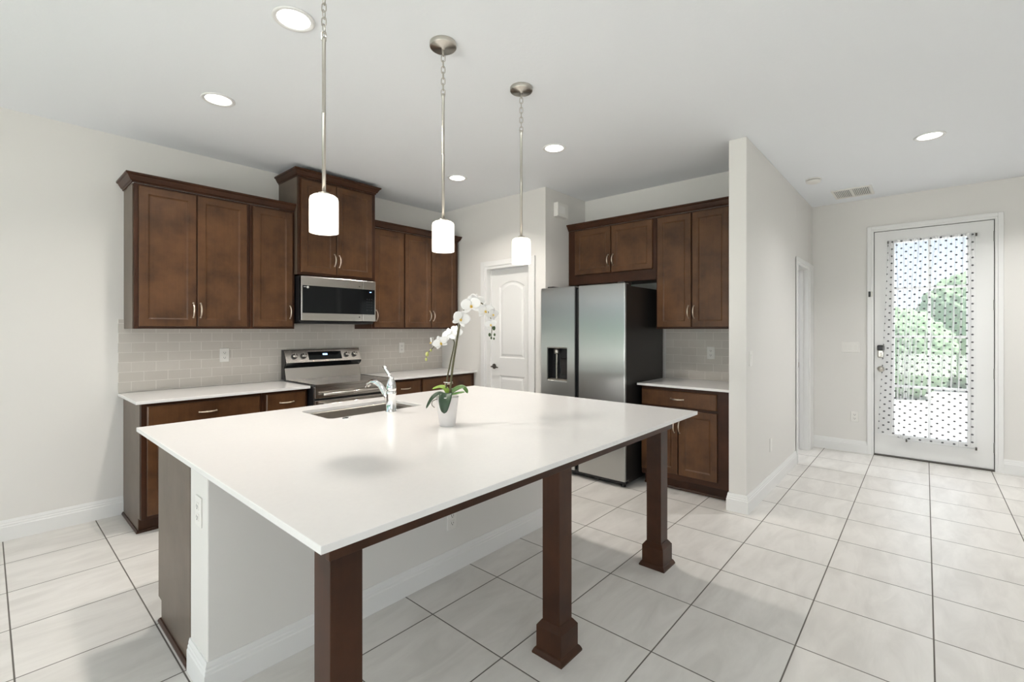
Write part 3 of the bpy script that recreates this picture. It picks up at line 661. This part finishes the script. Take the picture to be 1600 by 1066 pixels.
# ------------------------------------------------------------------ refrigerator
rf = empty('refrigerator', (3.655, 2.855, 0), FACE_X, 'stainless side by side refrigerator with black water dispenser', 'refrigerator')
FW, FT, FB = .918, 1.785, .058
MB().box(.010, FW - .010, .085, .80, .03, 1.765).build('cabinet_body', 'fridgeside', rf, .004)
MB().box(.39, .45, .03, .085, FB, 1.76).build('door_gap', 'gap', rf)
MB().box(.02, FW - .02, .05, .085, .022, FB - .004).build('kick_grille', 'black', rf)
def fdoor(x0, x1, hole, name, label=None):
    bm = bmesh.new()
    o = [bm.verts.new(p) for p in ((x0, 0, FB), (x1, 0, FB), (x1, 0, FT), (x0, 0, FT))]
    E = [bm.edges.new((o[i], o[(i + 1) % 4])) for i in range(4)]
    if hole:
        h = [bm.verts.new(p) for p in ((hole[0], 0, hole[2]), (hole[1], 0, hole[2]), (hole[1], 0, hole[3]), (hole[0], 0, hole[3]))]
        for i in range(4): bm.faces.new((o[i], o[(i + 1) % 4], h[(i + 1) % 4], h[i]))
        hb = [bm.verts.new((v.co.x, .02, v.co.z)) for v in h]
        for i in range(4): bm.faces.new((h[i], h[(i + 1) % 4], hb[(i + 1) % 4], hb[i]))
    else: bm.faces.new(o)
    b = [bm.verts.new((v.co.x, .078, v.co.z)) for v in o]
    for i in range(4): bm.faces.new((o[i], o[(i + 1) % 4], b[(i + 1) % 4], b[i]))
    if not hole: bm.faces.new(b)
    bmesh.ops.recalc_face_normals(bm, faces=bm.faces)
    me = bpy.data.meshes.new(name); bm.to_mesh(me); bm.free()
    return planar_uv(link(name, me, 'fridgesteel', rf, .010, 3), (0, 2))
DH_ = (.079, .314, .889, 1.198)
fl = fdoor(0, .400, DH_, 'freezer_door'); fdoor(.440, FW, None, 'fridge_door')
# dark side strips of the doors
MB().box(.4005, .404, .012, .078, FB + .01, FT - .01).build('edge_strip', 'gap', rf); MB().box(.436, .4395, .012, .078, FB + .01, FT - .01).build('edge_strip', 'gap', rf)
MB().box(FW - .002, FW + .0015, .022, .078, FB + .01, FT - .01).build('edge_strip', 'fridgeside', rf)
ds = empty('dispenser', (0, 0, 0)); ds.parent = rf
b = MB(); x0, x1, z0, z1 = DH_; dd = .075
b.add([(x0, .016, z0), (x1, .016, z0), (x1, .016, z1), (x0, .016, z1), (x0 + .01, dd, z0 + .01), (x1 - .01, dd, z0 + .01), (x1 - .01, dd, z1), (x0 + .01, dd, z1)],
      [(0, 1, 5, 4), (1, 2, 6, 5), (2, 3, 7, 6), (3, 0, 4, 7), (4, 5, 6, 7)])
b.build('recess', 'black', ds)
MB().lathe([(0, 0), (.028, 0), (.03, .01), (.03, .045), (0, .045)], (.165, .045, 1.145), 20).build('nozzle', 'nickel', ds)
MB().box(.150, .166, .045, .07, z0 + .01, 1.14).build('water_tube', 'nickel', ds, .004)
MB().box(.205, .285, .055, .074, z0 + .06, 1.10).build('paddle', 'fridgeside', ds, .006)
MB().box(x0 + .004, x1 - .004, .002, .07, z0 + .001, z0 + .012).build('drip_tray', 'nickel', ds, .003)
for x in (.06, FW - .09): MB().box(x, x + .07, .03, .16, 1.766, 1.80).build('hinge_cover', 'fridgeside', rf, .006)
for x in (.05, FW - .05): MB().lathe([(0, 0), (.022, 0), (.022, .012), (.012, .014), (.012, .04), (0, .04)], (x, .068, 0), 16).build('foot', 'black', rf)

# ------------------------------------------------------------------ range
ra = empty('stove_range', (1.820, 3.80, 0), 0, 'stainless freestanding electric range between the base cabinets', 'stove')
RW = .752
MB().box(0, RW, .03, .66, .03, .903).build('range_body', 'black', ra)
MB().box(0, RW, -.012, .60, .903, .917).build('cooktop', 'cooktop', ra, .003)
planar_uv(MB().box(-.001, RW + .001, -.016, -.010, .898, .919).box(-.001, .006, -.016, .55, .915, .9195).box(RW - .006, RW + .001, -.016, .55, .915, .9195).build('cooktop_trim', 'steel', ra), (0, 2))
for x, y, r_ in ((.19, .15, .105), (.56, .15, .085), (.19, .42, .075), (.56, .42, .105)):
    for q in (r_, r_ * .6): MB().lathe([(q, .9173), (q + .0025, .9175), (q + .0025, .9171)], (x, y, 0), 40, cap=False).build('burner_ring', 'fridgeside', ra)
fu = planar_uv(MB().box(.003, RW - .003, 0, .03, .800, .897).build('upper_front', 'steel', ra, .003), (0, 2))
od = planar_uv(MB().box(.003, RW - .003, 0, .03, .205, .783).build('oven_door', 'steel', ra, .004), (0, 2))
MB().box(.09, RW - .09, -.002, .004, .30, .66).build('oven_window', 'blackglass', od)
planar_uv(MB().box(.003, RW - .003, 0, .03, .045, .193).build('storage_drawer', 'steel', ra, .004), (0, 2))
def bar(par, z):
    h = MB().tube([(.05, -.045, z), (RW - .05, -.045, z)], .012, 14)
    for x in (.075, RW - .075): h.box(x - .012, x + .012, -.045, 0, z - .009, z + .009)
    h.build('handle', 'steel', par)
bar(fu, .838); bar(od, .752)
PR = [(.560, .917), (.592, 1.022), (.590, 1.024), (.556, 1.060), (.548, 1.072), (.600, 1.186), (.612, 1.192), (.655, 1.190), (.655, .917)]
b = MB().prism([PR[0], PR[1], (.655, 1.022), PR[8]], .0, RW, 'x'); planar_uv(b.build('backguard_riser', 'steel', ra), (0, 2))
MB().prism([(.592, 1.022), (.556, 1.050), (.548, 1.072), (.655, 1.072), (.655, 1.022)], .001, RW - .001, 'x').build('backguard_lip', 'blackglass', ra)
bg = planar_uv(MB().prism([(.548, 1.072), (.600, 1.184), (.608, 1.190), (.655, 1.190), (.655, 1.072)], .0, RW, 'x').build('control_panel', 'steel', ra, .002), (0, 2))
for sx in (-.003, RW): MB().prism([(.57, .917), (.60, 1.022), (.56, 1.072), (.606, 1.19), (.655, 1.19), (.655, .917)], sx, sx + .003, 'x').build('end_cap', 'black', ra)
tilt = math.atan2(.052, .112)
def on_panel(x, h, out=0):   # point on the slanted control panel face
    t = (h - 1.072) / .112; return Vector((x, .548 + .052 * t - out * math.cos(tilt), h + out * math.sin(tilt)))
def panel_box(x0, x1, h0, h1, t0, t1):
    b = MB(); vs = [on_panel(x, h, o) for o in (t0, t1) for h in (h0, h1) for x in (x0, x1)]
    return b.add(vs, [(0, 1, 3, 2), (4, 5, 7, 6), (0, 1, 5, 4), (2, 3, 7, 6), (0, 2, 6, 4), (1, 3, 7, 5)])
sc = panel_box(.212, .545, 1.092, 1.165, -.002, .0015).build('display', 'blackglass', bg)
panel_box(.355, .372, 1.132, 1.146, .0015, .002).build('clock_digits', 'led', sc); panel_box(.376, .382, 1.130, 1.148, .0015, .002).build('clock_digits', 'led', sc); panel_box(.386, .400, 1.132, 1.146, .0015, .002).build('clock_digits', 'led', sc)
for x in (.080, .165, .600, .685):
    c_ = on_panel(x, 1.128); o = MB().lathe([(0, -.030), (.018, -.030), (.021, -.026), (.021, -.008), (0, -.008)], (0, 0, 0), 24, 'y').box(-.004, .004, -.034, -.028, -.02, .02).build('knob', 'steel', bg)
    o.location = c_; o.rotation_euler = (-tilt, 0, 0); planar_uv(o, (0, 2))
    MB().lathe([(0, -.008), (.026, -.008), (.026, .001), (0, .001)], (0, 0, 0), 24, 'y').build('bezel', 'black', o)

# ------------------------------------------------------------------ microwave
mw = empty('microwave', (1.824, 4.065, 0), 0, 'stainless over the range microwave with black glass door', 'microwave')
MWW = .736
MB().box(.0, MWW, .035, .425, 1.448, 1.852).box(.01, MWW - .01, .03, .42, 1.432, 1.449).build('microwave_body', 'black', mw, .003)
mdr = planar_uv(MB().box(0, .595, 0, .034, 1.458, 1.850).build('door', 'steel', mw, .004), (0, 2))
planar_uv(MB().box(.598, MWW, 0, .034, 1.458, 1.850).build('control_column', 'steel', mw, .004), (0, 2))
gl = MB().box(.012, MWW - .010, -.0025, .004, 1.524, 1.768).build('glass_front', 'blackglass', mw, .004)
b = MB()
for i in range(5):
    for j in range(3): b.box(.635 + j * .024, .645 + j * .024, -.0032, -.0024, 1.565 + i * .026, 1.571 + i * .026)
b.build('keypad_marks', 'fridgeside', gl)
b = MB(); b.box(.668, .674, -.0032, -.0024, 1.738, 1.746).box(.678, .686, -.0032, -.0024, 1.738, 1.746); b.build('clock_digits', 'led', gl)
st = MB().lathe([(0, -.0034), (.011, -.0034), (.011, -.0024), (0, -.0024)], (.058, 0, 1.752), 20, 'y'); st.box(.022, .044, -.0032, -.0024, 1.752, 1.756); st.build('sticker', 'plastic', gl)
for z in (1.790, 1.497): MB().lathe([(0, -.0015), (.006, -.0015), (.006, .001), (0, .001)], (.560, 0, z), 14, 'y').build('badge_dot', 'black', mdr)

# ------------------------------------------------------------------ lamps
def pendant(loc, label):
    root = empty('pendant_lamp', (loc[0], loc[1], ZC), 0, label, 'pendant lamp', 'glass pendants over the island')
    MB().lathe([(0, 0), (.066, 0), (.067, -.004), (.067, -.020), (.064, -.024), (.010, -.026), (.008, -.036), (0, -.036)], (0, 0, 0), 36).build('canopy', 'nickel', root)
    ch = MB(); z = -.030; k = 0
    while z > -.250:
        L, w_ = .036, .0095; pts = []
        for i in range(17):
            a = 2 * math.pi * i / 16; dx = w_ * math.cos(a); dz = (L / 2 - w_) * (1 if math.sin(a) >= 0 else -1) * min(1, abs(math.sin(a)) * 4) + w_ * math.sin(a)
            q = R(35 + 90 * (k % 2)); pts.append((dx * math.cos(q), dx * math.sin(q), z - L / 2 + dz))
        ch.tube(pts, .0022, 6, False); z -= L - .007; k += 1
    ch.build('chain', 'nickel', root)
    MB().lathe([(0, -.256), (.0095, -.258), (.0095, -.270), (.0075, -.273), (.0075, -.560), (.0083, -.561), (.0083, -.568), (.0075, -.569), (.0075, -.898), (0, -.898)], (0, 0, 0), 14).build('rod', 'nickel', root)
    MB().lathe([(0, -.890), (.022, -.890), (.022, -.903), (0, -.903)], (0, 0, 0), 20).build('socket_cup', 'nickel', root)
    MB().lathe([(.018, -.899), (.044, -.902), (.053, -.909), (.056, -.920), (.056, -1.052), (.053, -1.052), (.053, -.922), (.050, -.912), (.018, -.903)], (0, 0, 0), 40, cap=False).build('shade', 'shade', root)
    MB().sphere((0, 0, -.985), .022, 16, 10, (1, 1, 1.5)).build('bulb', 'lamp', root)
    l = bpy.data.lights.new('pendant_bulb', 'POINT'); l.energy = LAMP_PENDANT; l.color = (1, .92, .80); l.shadow_soft_size = .035
    o = bpy.data.objects.new('pendant_bulb', l); COL.objects.link(o); o.parent = root; o.location = (0, 0, -1.035)
    return root
pendant((.915, 1.832), 'glass pendant lamp nearest the sink, in front of the microwave cabinet')
pendant((1.534, 1.822), 'glass pendant lamp in the middle of the row of three over the island')
pendant((2.126, 1.808), 'glass pendant lamp over the island end towards the pantry door')
def recessed(x, y, label, power=LAMP_RECESSED, tint=(1, .935, .86)):
    root = empty('recessed_light', (x, y, ZC), 0, label, 'ceiling light', 'round recessed lights in the ceiling')
    MB().lathe([(.070, -.001), (.092, -.001), (.093, -.004), (.088, -.008), (.072, -.005), (.070, -.001)], (0, 0, 0), 40, cap=False).build('trim_ring', 'trim', root)
    MB().lathe([(0, -.003), (.071, -.003), (.071, -.0005), (0, -.0005)], (0, 0, 0), 40).build('diffuser', 'lamp', root)
    l = bpy.data.lights.new('recessed_lamp', 'AREA'); l.shape = 'DISK'; l.size = .13; l.spread = R(128); l.energy = power; l.color = tint
    o = bpy.data.objects.new('recessed_lamp', l); COL.objects.link(o); o.parent = root; o.location = (0, 0, -.010)
    return root
recessed(.953, 2.200, 'round recessed ceiling light beside the chain of the sink end pendant')
recessed(.972, 3.324, 'round recessed ceiling light above the wide wall cabinet near the bare cream wall')
recessed(3.006, 2.212, 'round recessed ceiling light in front of the refrigerator')
recessed(2.984, 3.338, 'round recessed ceiling light near the corner of stove wall and pantry wall')
recessed(4.674, -.024, 'round recessed ceiling light over the entry hall', LAMP_HALL, (1, .985, .96))
recessed(5.5, -.88, 'added unseen recessed ceiling light on the hinge side of the entry hall', LAMP_FILL_ENTRY, (1, .985, .96))  # no known fixture: lamp added to brighten the entry wall
recessed(5.7, 2.1, 'added unseen recessed ceiling light in the room beyond the hall doorway', 14.0, (.95, .98, 1))  # lamp added to whiten the doorway jamb
for x, y in ((1.6, -2.0), (-1.2, -2.0), (-1.2, 1.6), (-3.0, 1.6)):
    recessed(x, y, 'added unseen recessed ceiling light over the living area', LAMP_FILL_LIVING, (1, .985, .96))  # added lamps filling the room from behind the camera

# ------------------------------------------------------------------ ceiling and wall fittings
sd = empty('smoke_detector', (5.285, .805, ZC), 0, 'round white smoke detector on the hall ceiling', 'smoke detector')
MB().lathe([(0, 0), (.066, 0), (.066, -.010), (0, -.010)], (0, 0, 0), 32).build('base', 'plastic', sd)
MB().lathe([(0, -.012), (.052, -.012), (.062, -.016), (.060, -.030), (.045, -.038), (0, -.040)], (0, 0, 0), 32).build('cover', 'plastic', sd)
MB().lathe([(.050, -.009), (.057, -.009), (.057, -.013), (.050, -.013)], (0, 0, 0), 32, cap=False).build('slit', 'slot', sd)
av = empty('air_vent', (6.058, .572, ZC), 0, 'white two section air vent in the hall ceiling', 'air vent')
b = MB(); VL, VW = .195, .170
for a in ((-VL, VL, -VW, -VW + .024), (-VL, VL, VW - .024, VW), (-VL, -VL + .03, -VW + .024, -.011), (-VL, -VL + .03, .011, VW - .024), (VL - .03, VL, -VW + .024, -.011), (VL - .03, VL, .011, VW - .024), (-VL, VL, -.011, .011)): b.box(a[0], a[1], a[2], a[3], -.009, 0)
b.build('frame', 'plastic', av, .002)
for y0 in (-VW + .024, .011):
    b = MB(); w_ = VW - .035
    MB().box(-VL + .03, VL - .03, y0, y0 + VW - .035, -.0012, -.0004).build('duct_shade', 'black', av)  # black sheet paints the darkness of the duct behind the louvers
    for i in range(9):
        y = y0 + (i + .15) * w_ / 9
        b.prism([(y, -.0015), (y + .0015, -.0015), (y + .008, -.007), (y + .0065, -.007)], -VL + .03, VL - .03, 'x')
    b.build('louver_panel', 'plastic', av)
cb_ = empty('door_chime', (3.995, 2.879, 2.548), 0, 'white door chime box high on the return wall beside the refrigerator', 'door chime')
MB().box(-.095, .095, -.055, 0, 0, .145).build('cover', 'plastic', cb_, .006)
b = MB()
for i in range(9): b.box(-.07 + i * .012, -.066 + i * .012, -.0565, -.054, .035, .11)
b.build('grille', 'trim', cb_)

def outlet(loc, rz, label, kind='duplex', gang=1, group=None, cat='outlet', name='wall_outlet'):
    r_ = empty(name, loc, rz, label, cat, group); w = .072 + .046 * (gang - 1)
    MB().box(-w / 2, w / 2, -.006, 0, -.058, .058).build('plate', 'plastic', r_, .003)
    for g in range(gang):
        cx = (g - (gang - 1) / 2) * .046
        if kind == 'duplex':
            for z in (.021, -.021):
                s_ = MB().box(cx - .017, cx + .017, -.0085, -.005, z - .0145, z + .0145).build('socket', 'plastic', r_, .004)
                MB().box(cx - .008, cx - .0055, -.009, -.0083, z - .003, z + .007).box(cx + .0055, cx + .008, -.009, -.0083, z - .003, z + .006).lathe([(0, -.0005), (.003, -.0005), (.003, .0002), (0, .0002)], (cx, -.0085, z - .008), 10, 'y').build('slots', 'slot', s_)
        elif kind == 'rocker':
            b = MB().add([(cx - .0165, -.006, -.033), (cx + .0165, -.006, -.033), (cx + .0165, -.006, .033), (cx - .0165, -.006, .033), (cx - .0165, -.007, -.033), (cx + .0165, -.007, -.033), (cx + .0165, -.011, .033), (cx - .0165, -.011, .033)],
                         [(0, 1, 2, 3), (4, 5, 6, 7), (0, 1, 5, 4), (1, 2, 6, 5), (2, 3, 7, 6), (3, 0, 4, 7)]); b.build('rocker', 'plastic', r_, .001)
        elif kind == 'toggle':
            for z in (.018, -.018): MB().box(cx - .011, cx + .011, -.008, -.005, z - .014, z + .014).build('socket', 'plastic', r_, .002)
    return r_
outlet((1.36, 4.4905, 1.160), 0, 'white duplex outlet on the tile between bare wall and stove')
outlet((3.163, 4.4905, 1.172), 0, 'white outlet on the tile between stove and pantry wall')
outlet((4.4905, 1.497, 1.161), FACE_X, 'white duplex outlet on the tile beside the refrigerator')
outlet((3.875, 1.0, 1.158), 0, 'white single rocker light switch near the partition wall end', 'rocker', 1, None, 'light switch', 'light_switch')
outlet((4.495, 1.0, .385), 0, 'blank white wall plate low on the partition wall', 'blank', 1, None, 'wall plate', 'wall_plate')
outlet((6.49, .634, 1.180), FACE_X, 'white three gang switch plate beside the entry door', 'rocker', 3, None, 'light switch', 'light_switch')
outlet((6.49, .595, .400), FACE_X, 'white duplex outlet low on the wall beside the entry door')
outlet((1.762, 2.02, .300), 0, 'white duplex outlet on the half wall under the island countertop')
outlet((.555, 2.118, .672), FACE_X, 'white duplex outlet on the end of the island half wall')
ds_ = empty('door_sensor', (6.473, .452, 1.768), FACE_X, 'small black and white contact sensor on the entry door casing', 'door sensor')
MB().box(-.018, .0, -.014, 0, -.030, .030).build('sensor_body', 'black', ds_, .002); MB().box(.002, .016, -.010, 0, -.028, .028).build('magnet', 'nickel', ds_, .002)

# ------------------------------------------------------------------ curtain on the entry door
CX = 6.468
def rod(z, y0, y1, label):
    r_ = empty('curtain_rod', (CX, (y0 + y1) / 2, z), 0, label, 'curtain rod'); L = (y0 - y1) / 2
    MB().tube([(0, -L, 0), (0, L, 0)], .005, 10).build('rod', 'trim', r_)
    for s_ in (-1, 1): MB().box(-.010, .032, s_ * L - .007, s_ * L + .007, -.016, .012).build('bracket', 'darkmetal', r_, .002)
    return r_
rod(2.318, .300, -.375, 'thin white curtain rod across the top of the entry door glass')
rod(.205, .150, -.375, 'thin white curtain rod across the bottom of the entry door glass')
def curtain():
    nu, nv = 420, 60; vs = []; uvs = []
    folds = [(.10, .21, .9), (.19, .25, .7), (.25, .275, 1), (.33, .29, 1), (.385, .31, .9), (.44, .35, 1), (.57, .43, 1), (.62, .50, .8), (.70, .66, .7), (.79, .76, 1), (.87, .84, 1), (.93, .93, .6)]
    for j in range(nv + 1):
        t = j / nv
        for i in range(nu + 1):
            u = i / nu
            left = .305 + .085 * t ** 1.3; right = -.368
            zb = .205 + (.045 * max(0, 1 - u / .33) ** .6 if u < .33 else 0)
            y = left + (right - left) * u
            z = 2.335 + (zb - 2.335) * t
            d = .002 * math.sin(2 * math.pi * (6 * u + .4 * t)) + .004 * (1 - t) ** 6 * math.sin(2 * math.pi * 30 * u)
            for ut, ub, h in folds:   # sharp gathers that drift towards the latch on the way down and fade out
                uc = ut + (ub - ut) * (1 - (1 - t) ** 1.6) + .006 * math.sin(4 * t + 9 * ut)
                d += .016 * h * math.exp(-((u - uc) / .0055) ** 2) * max(0, min(1, (1.02 - t) * 4))
            d += .014 * math.exp(-((u - .255) / .022) ** 2) * max(0, min(1, (t - .35) * 3))
            vs.append((CX - .010 - d, y, z)); uvs.append((u * .70, z))
    fs = [(j * (nu + 1) + i, j * (nu + 1) + i + 1, (j + 1) * (nu + 1) + i + 1, (j + 1) * (nu + 1) + i) for j in range(nv) for i in range(nu)]
    me = bpy.data.meshes.new('door_curtain'); me.from_pydata(vs, [], fs); me.polygons.foreach_set('use_smooth', [True] * len(fs))
    uv = me.uv_layers.new(name='UVMap')
    for l in me.loops: uv.data[l.index].uv = uvs[l.vertex_index]
    return link('door_curtain', me, 'curtain')
tag(curtain(), 'sheer white curtain with dark dots over the entry door glass', 'curtain')

# ------------------------------------------------------------------ orchid (local x = across the view, y = away, z = up)
orch = empty('potted_orchid', (1.517, 1.770, .905), R(41.52 - 90), 'white orchid in a small white pot on the island countertop', 'potted plant')
K = 311.8
def Q(px, py, d=0.0): return ((px - 699) / K, d, (665 - py) / K)
MB().lathe([(0, 0), (.036, 0), (.039, .003), (.0555, .140), (.0565, .143), (.0545, .145), (.052, .141), (.049, .125), (0, .125)], (0, 0, 0), 40).build('pot', 'pot', orch)
MB().lathe([(0, .134), (.03, .132), (.0515, .128)], (0, 0, 0), 28, cap=False).build('soil', 'soil', orch)
def smooth_path(pts, n=6):
    pts = [Vector(p) for p in pts]; out = []
    for i in range(len(pts) - 1):
        p0, p1, p2, p3 = pts[max(i - 1, 0)], pts[i], pts[i + 1], pts[min(i + 2, len(pts) - 1)]
        for k in range(n):
            t = k / n; out.append(.5 * ((2 * p1) + (p2 - p0) * t + (2 * p0 - 5 * p1 + 4 * p2 - p3) * t * t + (3 * p1 - p0 - 3 * p2 + p3) * t ** 3))
    return out + [pts[-1]]
s1 = smooth_path([Q(702.5, 622), Q(704, 605), Q(707, 575, .005), (Q(713, 536, .01)), Q(718, 508, .01), Q(724, 488, .008), Q(738, 475, 0), Q(754, 478, -.01), Q(764, 494, -.015), Q(768, 510, -.02), Q(767, 528, -.02)])
MB().tube(s1, [.0062 - .0045 * i / (len(s1) - 1) for i in range(len(s1))], 8).build('flower_stem', 'stem', orch)
s2 = smooth_path([Q(696, 622, .012), Q(697, 600, .014), Q(703, 568, .018), Q(708, 545, .02), Q(708.5, 535, .02), Q(703, 530.5, .012), Q(694, 533, 0), Q(684, 538, -.005), Q(677, 545, -.008), Q(668, 555, -.01), Q(667, 563, -.01)])
MB().tube(s2, [.0042 - .0026 * i / (len(s2) - 1) for i in range(len(s2))], 8).build('flower_stem', 'stem', orch)
MB().tube([Q(693, 599, .014), Q(701, 599, -.004), Q(707, 598, .002)], .0022, 6).build('clip', 'plastic', orch)
def leaf(name, pts, width, m, droop=.25):
    path = smooth_path(pts, 5); n = len(path); vs = []; fs = []; W_ = 7
    for i, p in enumerate(path):
        t = i / (n - 1); tan = (path[min(i + 1, n - 1)] - path[max(i - 1, 0)]).normalized()
        side = tan.cross(Vector((0, -.35, 1))).normalized()
        if side.length < .1: side = Vector((1, 0, 0))
        up = side.cross(tan).normalized()
        w_ = width * (math.sin(math.pi * min(1, .12 + .88 * t) ** 1.15) ** .6) * (1 if t < .999 else .12)
        for k in range(W_):
            s_ = (k / (W_ - 1) - .5) * 2; vs.append(p + side * s_ * w_ + up * (abs(s_) ** 1.5) * w_ * droop)
    for i in range(n - 1):
        for k in range(W_ - 1): fs.append((i * W_ + k, i * W_ + k + 1, (i + 1) * W_ + k + 1, (i + 1) * W_ + k))
    o = MB().add(vs, fs, True).build(name, m, orch); md = o.modifiers.new('thick', 'SOLIDIFY'); md.thickness = .0016; return o
leaf('leaf', [Q(701, 618, .0), Q(696, 609, .005), Q(688, 606, .01), Q(675, 609, .012)], .017, 'leaflime')
leaf('leaf', [Q(699, 618, -.01), Q(690, 614, -.03), Q(679, 620, -.045), Q(669, 636, -.05)], .016, 'leafdark')
leaf('leaf', [Q(700, 618, -.01), Q(699, 614, -.035), Q(698, 626, -.064), Q(697, 643, -.068)], .031, 'leafdark')
leaf('leaf', [Q(702, 618, .0), Q(710, 611, .01), Q(722, 607, .02), Q(730, 616, .02)], .020, 'leafmid')
leaf('leaf', [Q(702, 619, -.005), Q(710, 616, -.02), Q(718, 614, -.025), Q(727, 612, -.03)], .012, 'leafmid')
MB().tube(smooth_path([Q(686, 622, -.045), Q(679, 625, -.05), Q(678, 631, -.05), Q(682, 635, -.05)]), .002, 6).build('air_root', 'stem', orch)
def petal(b, M4, length, width, cup, base=.12):
    n, m_ = 7, 7; vs = []; fs = []
    for i in range(n):
        t = i / (n - 1); w_ = width * max(.05, math.sin(math.pi * (base + (1 - base) * t * .97)) ** .65)
        for k in range(m_):
            s_ = (k / (m_ - 1) - .5) * 2; vs.append(M4 @ Vector((s_ * w_, -cup * (t * t * .6 - .18 * s_ * s_ * t), t * length)))
    for i in range(n - 1):
        for k in range(m_ - 1): fs.append((i * m_ + k, i * m_ + k + 1, (i + 1) * m_ + k + 1, (i + 1) * m_ + k))
    b.add(vs, fs, True)
def flower(c_, r_, yaw, pitch, roll=0):
    r_ *= 1.12
    """front of the flower looks towards local -y before turning"""
    B = Matrix.Translation(Vector(c_)) @ Matrix.Rotation(R(yaw), 4, 'Z') @ Matrix.Rotation(R(pitch), 4, 'X') @ Matrix.Rotation(R(roll), 4, 'Y')
    b = MB()
    for ang, L, w_, off in ((0, 1.0, .34, .005), (132, .98, .32, .005), (-132, .98, .32, .005), (68, 1.08, .60, -.002), (-68, 1.08, .60, -.004)):
        petal(b, B @ Matrix.Translation((0, off, 0)) @ Matrix.Rotation(R(ang), 4, 'Y'), L * r_, w_ * r_, .25 * r_)
    o = b.build('flower', 'petal', orch); md = o.modifiers.new('thick', 'SOLIDIFY'); md.thickness = .0007
    l = MB()
    for ang, L, w_, tl in ((180, .38, .14, 40), (140, .26, .12, 60), (-140, .26, .12, 60)):
        petal(l, B @ Matrix.Translation((0, -.003, 0)) @ Matrix.Rotation(R(ang), 4, 'Y') @ Matrix.Rotation(R(tl), 4, 'X'), L * r_, w_ * r_, .3 * r_)
    l.sphere(B @ Vector((0, -.005, -.04 * r_)), .10 * r_, 10, 6); l.build('lip', 'lip', o)
    return o
for a in ((Q(720, 501, -.012), .040, 25, 12, 20), (Q(736, 480, -.018), .043, 8, 15, -10), (Q(745, 472, .012), .036, 40, -30, 15), (Q(757.5, 488.5, -.022), .037, 30, 10, 0),
          (Q(769, 494, -.026), .030, 45, 12, 10), (Q(766, 509, -.030), .026, 15, 20, -10), (Q(689, 537, -.012), .033, 20, 20, -25), (Q(676, 537, -.008), .025, -75, 0, 20),
          (Q(702, 526, .004), .034, 170, 15, 15), (Q(711, 521, .022), .031, 150, -10, -20)):
    flower(*a)
for q_, r_, m in ((Q(771, 515, -.02), .009, 'darkbud'), (Q(764.5, 525, -.02), .0075, 'darkbud'), (Q(772, 525, -.02), .006, 'darkbud'), (Q(767, 530, -.02), .0055, 'darkbud'), (Q(771, 531, -.018), .005, 'darkbud'),
                 (Q(668.5, 555, -.01), .010, 'bud'), (Q(667, 563, -.01), .007, 'bud'), (Q(674, 549, -.008), .006, 'bud')):
    MB().sphere(q_, r_, 12, 8, (.85, .85, 1.25)).build('bud', m, orch)

# ------------------------------------------------------------------ outside
struct(MB().box(6.70, 16, -14, 14, -.25, -.10).build('ground', 'concrete'), 'pale concrete paving in front of the entry door', 'ground')
struct(MB().box(-22, XW - .21, -16, 16, -.25, -.10).box(XW - .21, 6.70, -16, YS - .21, -.25, -.10).box(XW - .21, 6.70, 4.71, 16, -.25, -.10).build('ground', 'grass'), 'green lawn behind the house', 'lawn')
def bush(c_, r_, sc, label, cat='hedge', m='hedge'):
    bm = bmesh.new(); bmesh.ops.create_icosphere(bm, subdivisions=6, radius=1)
    for v in bm.verts:
        p = v.co.copy(); q = p * 2.2 + Vector(c_)
        d = 1 + .16 * noise.noise(q) + .09 * noise.noise(q * 3.1) + .07 * noise.noise(q * 7.3) + .05 * noise.noise(q * 16)
        v.co = Vector((p.x * sc[0], p.y * sc[1], p.z * sc[2])) * r_ * d
    for f in bm.faces: f.smooth = True
    me = bpy.data.meshes.new('bush'); bm.to_mesh(me); bm.free()
    o = link('hedge_bush', me, m); o.location = c_; return tag(o, label, cat)
bush((13.4, .62, .85), 1.0, (.8, 1.1, 1.0), 'green bush outside behind the latch side of the entry door glass', 'hedge', 'bush')
bush((16.0, -1.1, 1.3), 1.2, (.8, 1.15, 1.2), 'taller green bush outside behind the hinge side of the entry door glass', 'hedge', 'bush')
for k, y in enumerate((-6.4, -3.2, 0, 3.2)): tag(bush((-11 - (k % 2) * .6, y, .85), 1.15, (.9, 1.15, .90), 'added unseen hedge bush in the row beyond the lawn'), None, None, 'added hedge row beyond the lawn')  # unseen hedge invented for the light and reflections from the garden
for x in (-9.4, -6.6, -3.8, -1.0): tag(bush((x, 7.7, .80), 1.15, (1.05, .8, .95), 'added unseen hedge bush in the row across the garden from the dining corner'), None, None, 'added garden hedge row')  # invented row set close so its green fills the refrigerator reflection
